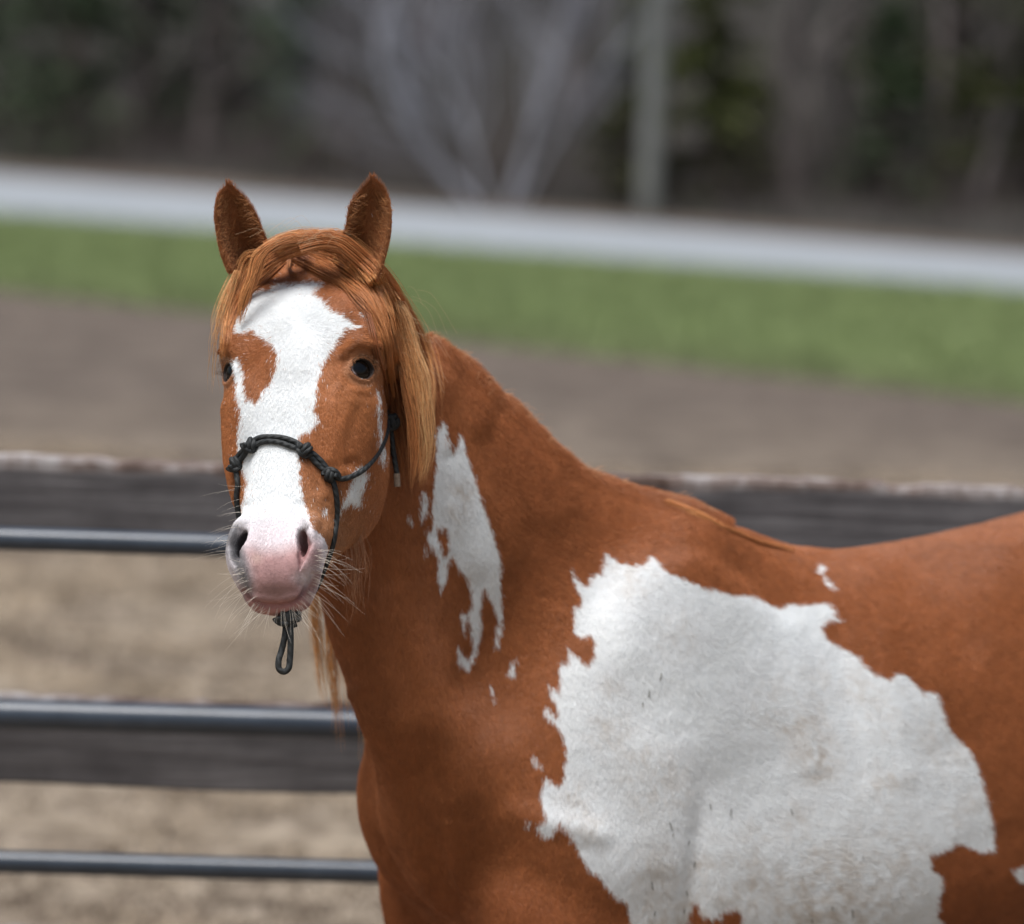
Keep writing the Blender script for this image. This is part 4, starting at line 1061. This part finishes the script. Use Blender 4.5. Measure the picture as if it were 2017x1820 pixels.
# wooded hillside rising beyond the road
M_hill, nt, b = mat('leaf_litter', .95, .1)
hn = noise(nt, .25, 6, .65)
L(nt, ramp(nt, hn, [(.3, (.020, .020, .018)), (.55, (.044, .042, .038)), (.75, (.075, .071, .064))]), b.inputs['Base Color'])
hv, hf = [], []
nX, nY = 60, 26
pl, pr = ground_at(*ln((0, 343), (2017, 504), -6000)), ground_at(*ln((0, 343), (2017, 504), 8000))
dirh = (pr - pl); dirh /= np.linalg.norm(dirh); perp = np.array([-dirh[1], dirh[0], 0])
mid = (ground_at(*ln((0, 343), (2017, 504), 1008)))
for j in range(nY):
    for i in range(nX):
        s_ = (i / (nX - 1) - .5) * 260; t_ = (j / (nY - 1)) ** 1.3 * 90
        zz = -.05 + t_ * .10 + max(0, t_ - 4) * .38 + (.5 * math.sin(s_ * .13 + t_ * .2) + .4 * math.sin(s_ * .31)) * min(1, t_ / 12)
        p = mid + dirh * s_ + perp * (t_ + 1.2); hv.append((p[0], p[1], zz))
for j in range(nY - 1):
    for i in range(nX - 1): hf.append((j*nX+i, j*nX+i+1, (j+1)*nX+i+1, (j+1)*nX+i))
hill = obj('hillside', make_mesh('hillside', hv, hf), None, M_hill); hill['kind'] = 'structure'
hbvh = BVHTree.FromPolygons(hv, hf)
def hill_pt(px, back):
    "a spot on the hillside, seen at photo column px, so many metres behind the road edge"
    g0 = ground_at(*ln((0, 343), (2017, 504), px)); r = g0 - CL; r[2] = 0; r /= np.linalg.norm(r); p = g0 + r * (back + 1.3)
    h = hbvh.ray_cast(Vector((p[0], p[1], 60)), Vector((0, 0, -1)))
    return np.array([p[0], p[1], (h[0].z if h[0] else 0) - .05])

# ---------------------------------------------------------------- trees
def taper_tube(path, r0, r1, seg=7):
    return tube(path, r0, seg=seg, per=3, taper=([0, 1], [1, r1 / r0]))
def conifer(name, loc, H, Wd, col, col2, ncl, m_bark, seed, low=.0):
    rg = np.random.default_rng(seed)
    root = empty(name, loc)
    v, f, u = taper_tube([(0, 0, -.2), (rg.normal(0, .02) * H, 0, H * .5), (0, 0, H)], Wd * .07 + .04, .015)
    lim = [(v, f, u)]
    CV = []
    nb = int(ncl / 46)
    for i in range(nb):
        z = H * (low + (1 - low) * rg.random() ** 1.25 * .98); a = rg.uniform(0, 6.28); L_ = Wd * (1 - z / H) ** .75 * rg.uniform(.65, 1.12) + .06
        e = np.array([math.cos(a) * L_, math.sin(a) * L_, z - L_ * rg.uniform(.05, .35)]); s0 = np.array([0, 0, z])
        lim.append(taper_tube([s0, (s0 + e) / 2 + (0, 0, .06 * L_), e], .018, .006, 4))
        t = rg.random(46) ** .7; c = s0 + (e - s0) * t[:, None] + rg.normal(0, .10 * Wd * .5, (46, 3)) * (1, 1, .6)
        CV.append(c)
    C_ = np.concatenate(CV); n = len(C_)
    s_ = rg.uniform(.05, .13, n)[:, None]
    d1 = rg.normal(0, 1, (n, 3)); d1 /= np.linalg.norm(d1, axis=1, keepdims=True); d2 = np.cross(d1, rg.normal(0, 1, (n, 3))); d2 /= np.linalg.norm(d2, axis=1, keepdims=True)
    VV = np.stack([C_ - d1 * s_, C_ + d2 * s_ * .45, C_ + d1 * s_, C_ - d2 * s_ * .45], 1).reshape(-1, 3)
    m, nt, b = mat(name + '_foliage', .7, .2)
    L(nt, ramp(nt, noise(nt, 1.3, 4, .7), [(.32, col), (.68, col2)]), b.inputs['Base Color'])
    obj('crown', make_mesh('crown', VV, np.arange(n * 4).reshape(-1, 4), False), root, m)
    v, f, u = join(lim); obj('trunk', make_mesh('trunk', v, f), root, m_bark)
    return root
M_bark = simple('grey_bark', (.16, .14, .135), .9, .1, .3, 6, .4)
M_brownbark = simple('brown_bark', (.09, .07, .06), .9, .1, .3, 6, .4)
M_birch = simple('pale_bark', (.29, .295, .33), .8, .15, .3, 5, .3)
M_twig = simple('pale_twig', (.21, .205, .235), .85, .1, .3, 5)
M_gtwig = simple('grey_twig', (.085, .08, .078), .9, .1, .3, 5)
def bare_tree(name, loc, H, stems, spread, r0, m1, m2, seed, depth=3, kids=5):
    rg = np.random.default_rng(seed); root = empty(name, loc); big, small = [], []
    def grow(p, d, L_, r, lv):
        q = p + d * L_; mid_ = (p + q) / 2 + rg.normal(0, .085, 3) * L_
        (big if lv < 2 else small).append(taper_tube([p, mid_, q], r, max(r * .45, .003), 6 if lv < 2 else 3))
        if lv >= depth: return
        for k in range(kids if lv else kids + 2):
            t = rg.uniform(.25, 1); b0 = p + (q - p) * t
            dd = d + rg.normal(0, .42, 3); dd[2] = abs(dd[2]) * .9 + .15; dd /= np.linalg.norm(dd)
            grow(b0, dd, L_ * rg.uniform(.35, .6), r * (1 - t * .5) * .45, lv + 1)
    for k in range(stems):
        a = 6.28 * k / stems + rg.uniform(-.3, .3); sp = spread * (.35 + .65 * rg.random()) if stems > 1 else spread * .2
        d = np.array([math.cos(a) * sp, math.sin(a) * sp * .5, 1.0]); d /= np.linalg.norm(d)
        grow(np.array([math.cos(a), math.sin(a), 0]) * r0 * 1.2 * (stems > 1) - (0, 0, .2), d, H * rg.uniform(.7, 1), r0 * rg.uniform(.7, 1.1), 0)
    v, f, u = join(big); obj('trunk', make_mesh('trunk', v, f), root, m1)
    v, f, u = join(small); obj('crown', make_mesh('crown', v, f), root, m2)
    return root
GL = 'trees beyond the road'
DG, DG2, OL, OL2 = (.040, .060, .032), (.085, .120, .065), (.030, .040, .010), (.090, .100, .030)
for nm, px, back, H, Wd, a_, b_, ncl, lab in [
    ('conifer', 130, 3.0, 5.5, 1.2, DG, DG2, 3800, 'blurred muted green conifer near the left edge of the photo'),
    ('conifer', -90, 5.0, 7.0, 1.5, DG, DG2, 3800, 'dark conifer cut by the left edge of the photo'),
    ('conifer', 290, 6.0, 6.0, 1.2, DG, (.065, .09, .055), 3400, 'muted green conifer deep in the wood above the gap left of the horse'),
    ('conifer', 440, 7.0, 6.5, 1.0, DG, (.065, .085, .055), 3000, 'dim conifer deep in the wood above the horse\'s left-hand ear in the photo'),
    ('conifer', 585, 3.5, 4.8, .75, DG, DG2, 2600, 'narrow green conifer above the horse\'s ears, left of the pale tree'),
    ('conifer', 1235, 2.0, 2.6, .62, OL, OL2, 2600, 'low olive conifer directly left of the pole'),
    ('conifer', 1400, 2.6, 4.6, .85, OL, OL2, 4200, 'olive conifer directly right of the pole'),
    ('conifer', 1745, 3.0, 2.4, .7, DG, (.06, .085, .04), 2600, 'small dark green conifer between the bare trunks at right'),
    ('conifer', 1860, 7.0, 8.0, 1.5, OL, OL2, 4200, 'tall olive conifer behind the bare trunks at right'),
    ('conifer', 2010, 3.5, 6.5, 1.3, (.02, .03, .008), (.07, .08, .02), 5200, 'dark olive conifer at the right edge of the photo')]:
    tag(conifer(nm, hill_pt(px, back), H, Wd, a_, b_, ncl, M_brownbark, int(px) + 500), lab, 'tree', GL)
tag(bare_tree('pale_tree', hill_pt(985, .4), 3.8, 6, .95, .055, M_birch, M_twig, 11, 3, 6), 'pale leafless tree fanning out from its base beyond the road', 'tree')
for px, back, H, r, lab in [
    (40, 6, 7, .12, 'leafless grey tree at the far left behind the conifers'), (255, 4, 7, .10, 'slim leafless tree between the two green conifers at left'),
    (385, 5, 7, .11, 'leafless grey tree above the horse\'s left-hand ear in the photo'), (700, 5, 7, .12, 'leafless tree just left of the pale fanning tree'), (840, 9, 8, .12, 'leafless tree far behind the pale fanning tree'),
    (1130, 7, 8, .13, 'leafless grey tree just right of the pale fanning tree'), (1560, 3.5, 7, .13, 'leafless tree with a grey trunk right of the olive conifer'), (1660, 4.5, 7, .15, 'thick bare grey trunk in the middle of the right-hand wood'),
    (1790, 4, 7, .10, 'leafless tree above the small dark conifer'), (1905, 2.5, 6.5, .11, 'pale grey leafless trunk left of the dark conifer at the right edge')]:
    tag(bare_tree('leafless_tree', hill_pt(px, back), H * .6, 1, .2, r, M_bark, M_gtwig, int(px) + 9, 3, 6), lab, 'tree', GL)
# the wood behind, a mass of bare stems on both sides
wv_, wf_ = [], []
for k in range(900):
    s_ = rng.uniform(-75, 75); bk_ = 7 + rng.random() * 45; p = mid + dirh * s_ + perp * bk_
    h = hbvh.ray_cast(Vector((p[0], p[1], 60)), Vector((0, 0, -1)));
    if h[0] is None: continue
    z0 = h[0].z - .1; H_ = rng.uniform(3, 8); r0 = rng.uniform(.03, .10); o = len(wv_)
    lx, ly = rng.normal(0, .05, 2) * H_
    for zz, rr, ox, oy in ((0, r0, 0, 0), (H_ * .5, r0 * .7, lx * .4, ly * .5), (H_, r0 * .2, lx, ly)):
        for q in range(4): wv_.append((p[0] + ox + rr * math.cos(q * 1.571), p[1] + oy + rr * math.sin(q * 1.571), z0 + zz))
    for lv in range(2):
        for q in range(4): wf_.append([o + lv*4 + q, o + lv*4 + (q+1) % 4, o + lv*4 + 4 + (q+1) % 4, o + lv*4 + 4 + q])
    for q in range(26):
        t = rng.uniform(.1, 1); b0 = np.array([p[0] + lx * t, p[1] + ly * t, z0 + H_ * t]); e0 = b0 + np.array([*rng.normal(0, .7, 2), rng.uniform(.2, 1.1)]); o2 = len(wv_)
        w_ = np.array([.012, .012, 0]); wv_ += [tuple(b0 - w_), tuple(b0 + w_), tuple(e0)]; wf_.append([o2, o2 + 1, o2 + 2])
M_far = simple('bare_wood', (.10, .095, .088), .9, .1, .4, 1)
tag(obj('far_wood', make_mesh('far_wood', wv_, wf_, False), None, M_far), 'grey mass of bare stems and twigs deep in the wood beyond the road', 'wood', None, 'stuff')
# undergrowth: thin brown stems
n = 22000; sx = rng.uniform(-1, 1, n) * 42; bk = rng.random(n) ** 1.3 * 9
hs = [];
base = mid + dirh * sx[:, None] + perp * (1.4 + bk)[:, None]
for k in range(n):
    h = hbvh.ray_cast(Vector((base[k, 0], base[k, 1], 60)), Vector((0, 0, -1))); base[k, 2] = h[0].z if h[0] else 0
Hh_ = rng.uniform(.25, 1.3, n)[:, None]; an = rng.uniform(0, 6.28, n); wd = np.stack([np.cos(an), np.sin(an), 0 * an], -1) * .007
tp = base + np.concatenate([rng.normal(0, .28, (n, 2)) * Hh_, Hh_], 1)
VV = np.stack([base - wd, base + wd, tp + wd * .4, tp - wd * .4], 1).reshape(-1, 3)
M_brush = simple('brush_stems', (.085, .07, .066), .9, .1, .4, 2)
und = obj('undergrowth', make_mesh('undergrowth', VV, np.arange(n * 4).reshape(-1, 4), False), None, M_brush)
tag(und, 'brown leafless undergrowth along the far side of the road', 'undergrowth', None, 'stuff')

# ---------------------------------------------------------------- utility pole
pp = hill_pt(1276, .2)
pole = empty('utility_pole', pp); tag(pole, 'plain grey wooden pole standing beyond the road', 'pole')
M_pole = simple('weathered_pole', (.17, .175, .165), .85, .15, .25, 4, .4)
v, f, u = tube([(0, 0, -.3), (0, 0, 4), (0, 0, 9.5)], .125, seg=20, per=6, taper=([0, 1], [1.05, .72])); obj('post', make_mesh('post', v, f), pole, M_pole)
def box(x0, x1, y0, y1, z0, z1, bev=0.0, nseg=(1, 1, 1), jitter=0, seed=0):
    bm = bmesh.new(); bmesh.ops.create_cube(bm, size=1)
    for vv in bm.verts: vv.co = Vector(((x0 + x1) / 2 + vv.co.x * (x1 - x0), (y0 + y1) / 2 + vv.co.y * (y1 - y0), (z0 + z1) / 2 + vv.co.z * (z1 - z0)))
    if bev: bmesh.ops.bevel(bm, geom=bm.edges[:], offset=bev, segments=2, affect='EDGES', profile=.6)
    me_ = bpy.data.meshes.new('box'); bm.to_mesh(me_); bm.free(); return me_
obj('crossarm', box(-1.1, 1.1, -.22, -.13, 8.7, 8.82, .01), pole, M_pole)
M_ins = simple('insulator_glass', (.25, .27, .27), .3, .5)
for x in (-1.0, -.45, .45, 1.0):
    v, f, u = tube([(x, -.175, 8.8), (x, -.175, 8.87), (x, -.175, 8.92), (x, -.175, 8.97)], .045, seg=10, per=3, taper=([0, .4, .6, 1], [.4, 1, .6, .7])); obj('insulator', make_mesh('insulator', v, f), pole, M_ins)

# ---------------------------------------------------------------- board fence and pipe panel
def line_through(p0, d0, p1):
    a = at(*p0, d0); r = CF + (p1[0] - PW/2) * KPX * CX + (p1[1] - PH/2) * KPX * CD; b_ = CL + r * ((a[2] - CL[2]) / r[2]); return a, b_
a0, b0 = line_through((0, 1697), 7.55, (752, 1718)); rd = (b0 - a0); rd /= np.linalg.norm(rd); rp = np.array([-rd[1], rd[0], 0])
print('rail dir', rd)
frame_rot = Matrix((( rd[0], rp[0], 0), (rd[1], rp[1], 0), (0, 0, 1))).to_4x4()
panel = empty('pipe_panel', (a0[0], a0[1], 0)); panel.matrix_world = Matrix.Translation((a0[0], a0[1], 0)) @ frame_rot
tag(panel, 'dark blue-grey tubular steel livestock panel in front of the board fence', 'livestock panel')
M_pipe, nt, b = mat('painted_pipe', .30, .6)
L(nt, ramp(nt, noise(nt, 14, 5), [(.3, (.022, .032, .048)), (.66, (.038, .052, .074)), (.8, (.09, .08, .07))]), b.inputs['Base Color']); bump(nt, b, noise(nt, 60, 3), .1, .002)
zs = []
for y0 in (1052, 1401, 1697):
    p = at(0, y0, 7.55); zs.append(p[2])
zs = zs + [zs[-1] - (zs[-2] - zs[-1]) * k for k in (1, 2)]
print('rail heights', zs)
X0, X1 = -1.4, 1.85
for z in zs:
    if z < .15: continue
    v, f, u = tube([(X0, 0, z), (0, 0, z), (X1, 0, z)], .0265 if abs(z - zs[1]) < .01 else .0205, seg=28, per=4); obj('rail', make_mesh('rail', v, f), panel, M_pipe)
for x in (X0, X1):
    v, f, u = tube([(x, 0, 0.02), (x, 0, .6), (x, 0, zs[0])], .0215, seg=28, per=4); obj('upright', make_mesh('upright', v, f), panel, M_pipe)
M_board, nt, b = mat('weathered_board', .85, .15)
tc_ = N(nt, 'ShaderNodeTexCoord')
g1 = noise(nt, 1, 6, .6, tc_.outputs['Object'], ((3.0, 30, 60), (0, 0, 0))); g2 = noise(nt, 6, 4, .6, tc_.outputs['Object'])
cb = mix(nt, .5, ramp(nt, g1, [(.3, (.05, .047, .048)), (.55, (.13, .122, .125)), (.75, (.25, .24, .24))]), ramp(nt, g2, [(.3, (.04, .036, .037)), (.7, (.16, .148, .15))]))
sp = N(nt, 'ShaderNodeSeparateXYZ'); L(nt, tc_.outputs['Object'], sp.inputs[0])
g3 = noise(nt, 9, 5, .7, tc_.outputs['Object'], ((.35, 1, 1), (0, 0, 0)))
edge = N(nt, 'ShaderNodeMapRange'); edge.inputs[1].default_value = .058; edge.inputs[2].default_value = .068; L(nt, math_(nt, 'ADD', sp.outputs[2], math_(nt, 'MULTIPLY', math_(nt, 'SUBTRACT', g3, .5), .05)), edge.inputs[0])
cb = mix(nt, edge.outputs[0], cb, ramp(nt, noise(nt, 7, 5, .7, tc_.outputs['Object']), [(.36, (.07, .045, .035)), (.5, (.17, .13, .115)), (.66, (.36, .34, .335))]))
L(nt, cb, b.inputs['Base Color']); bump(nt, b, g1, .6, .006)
fence = empty('board_fence'); fence.matrix_world = Matrix.Translation((a0[0], a0[1], 0)) @ frame_rot
tag(fence, 'weathered grey board fence with worn pale top edges behind the horse', 'fence')
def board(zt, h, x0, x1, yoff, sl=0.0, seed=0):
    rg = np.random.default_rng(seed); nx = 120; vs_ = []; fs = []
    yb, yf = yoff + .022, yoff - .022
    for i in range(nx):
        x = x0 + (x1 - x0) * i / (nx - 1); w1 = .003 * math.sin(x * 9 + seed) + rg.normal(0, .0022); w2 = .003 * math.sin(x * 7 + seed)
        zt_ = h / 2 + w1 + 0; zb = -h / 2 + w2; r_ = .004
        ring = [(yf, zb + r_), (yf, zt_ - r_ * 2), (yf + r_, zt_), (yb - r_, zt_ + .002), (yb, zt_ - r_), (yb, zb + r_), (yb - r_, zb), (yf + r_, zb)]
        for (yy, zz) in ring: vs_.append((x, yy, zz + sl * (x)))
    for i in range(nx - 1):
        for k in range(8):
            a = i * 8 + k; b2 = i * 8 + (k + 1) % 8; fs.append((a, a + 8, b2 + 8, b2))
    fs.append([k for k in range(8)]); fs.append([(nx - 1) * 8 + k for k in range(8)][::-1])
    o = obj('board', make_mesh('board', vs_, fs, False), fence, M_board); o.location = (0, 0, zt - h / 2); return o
bz = [at(0, y, 7.8)[2] for y in (883, 1354)]
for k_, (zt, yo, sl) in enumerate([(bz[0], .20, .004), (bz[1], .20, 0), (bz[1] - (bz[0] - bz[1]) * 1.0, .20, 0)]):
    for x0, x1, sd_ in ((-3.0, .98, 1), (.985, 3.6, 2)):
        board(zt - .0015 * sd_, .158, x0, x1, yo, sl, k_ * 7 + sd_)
for x in (-1.5, .98, 3.4):
    m2 = box(x - .06, x + .06, .224, .35, 0, bz[0] - .012, .008); obj('post', m2, fence, M_board)
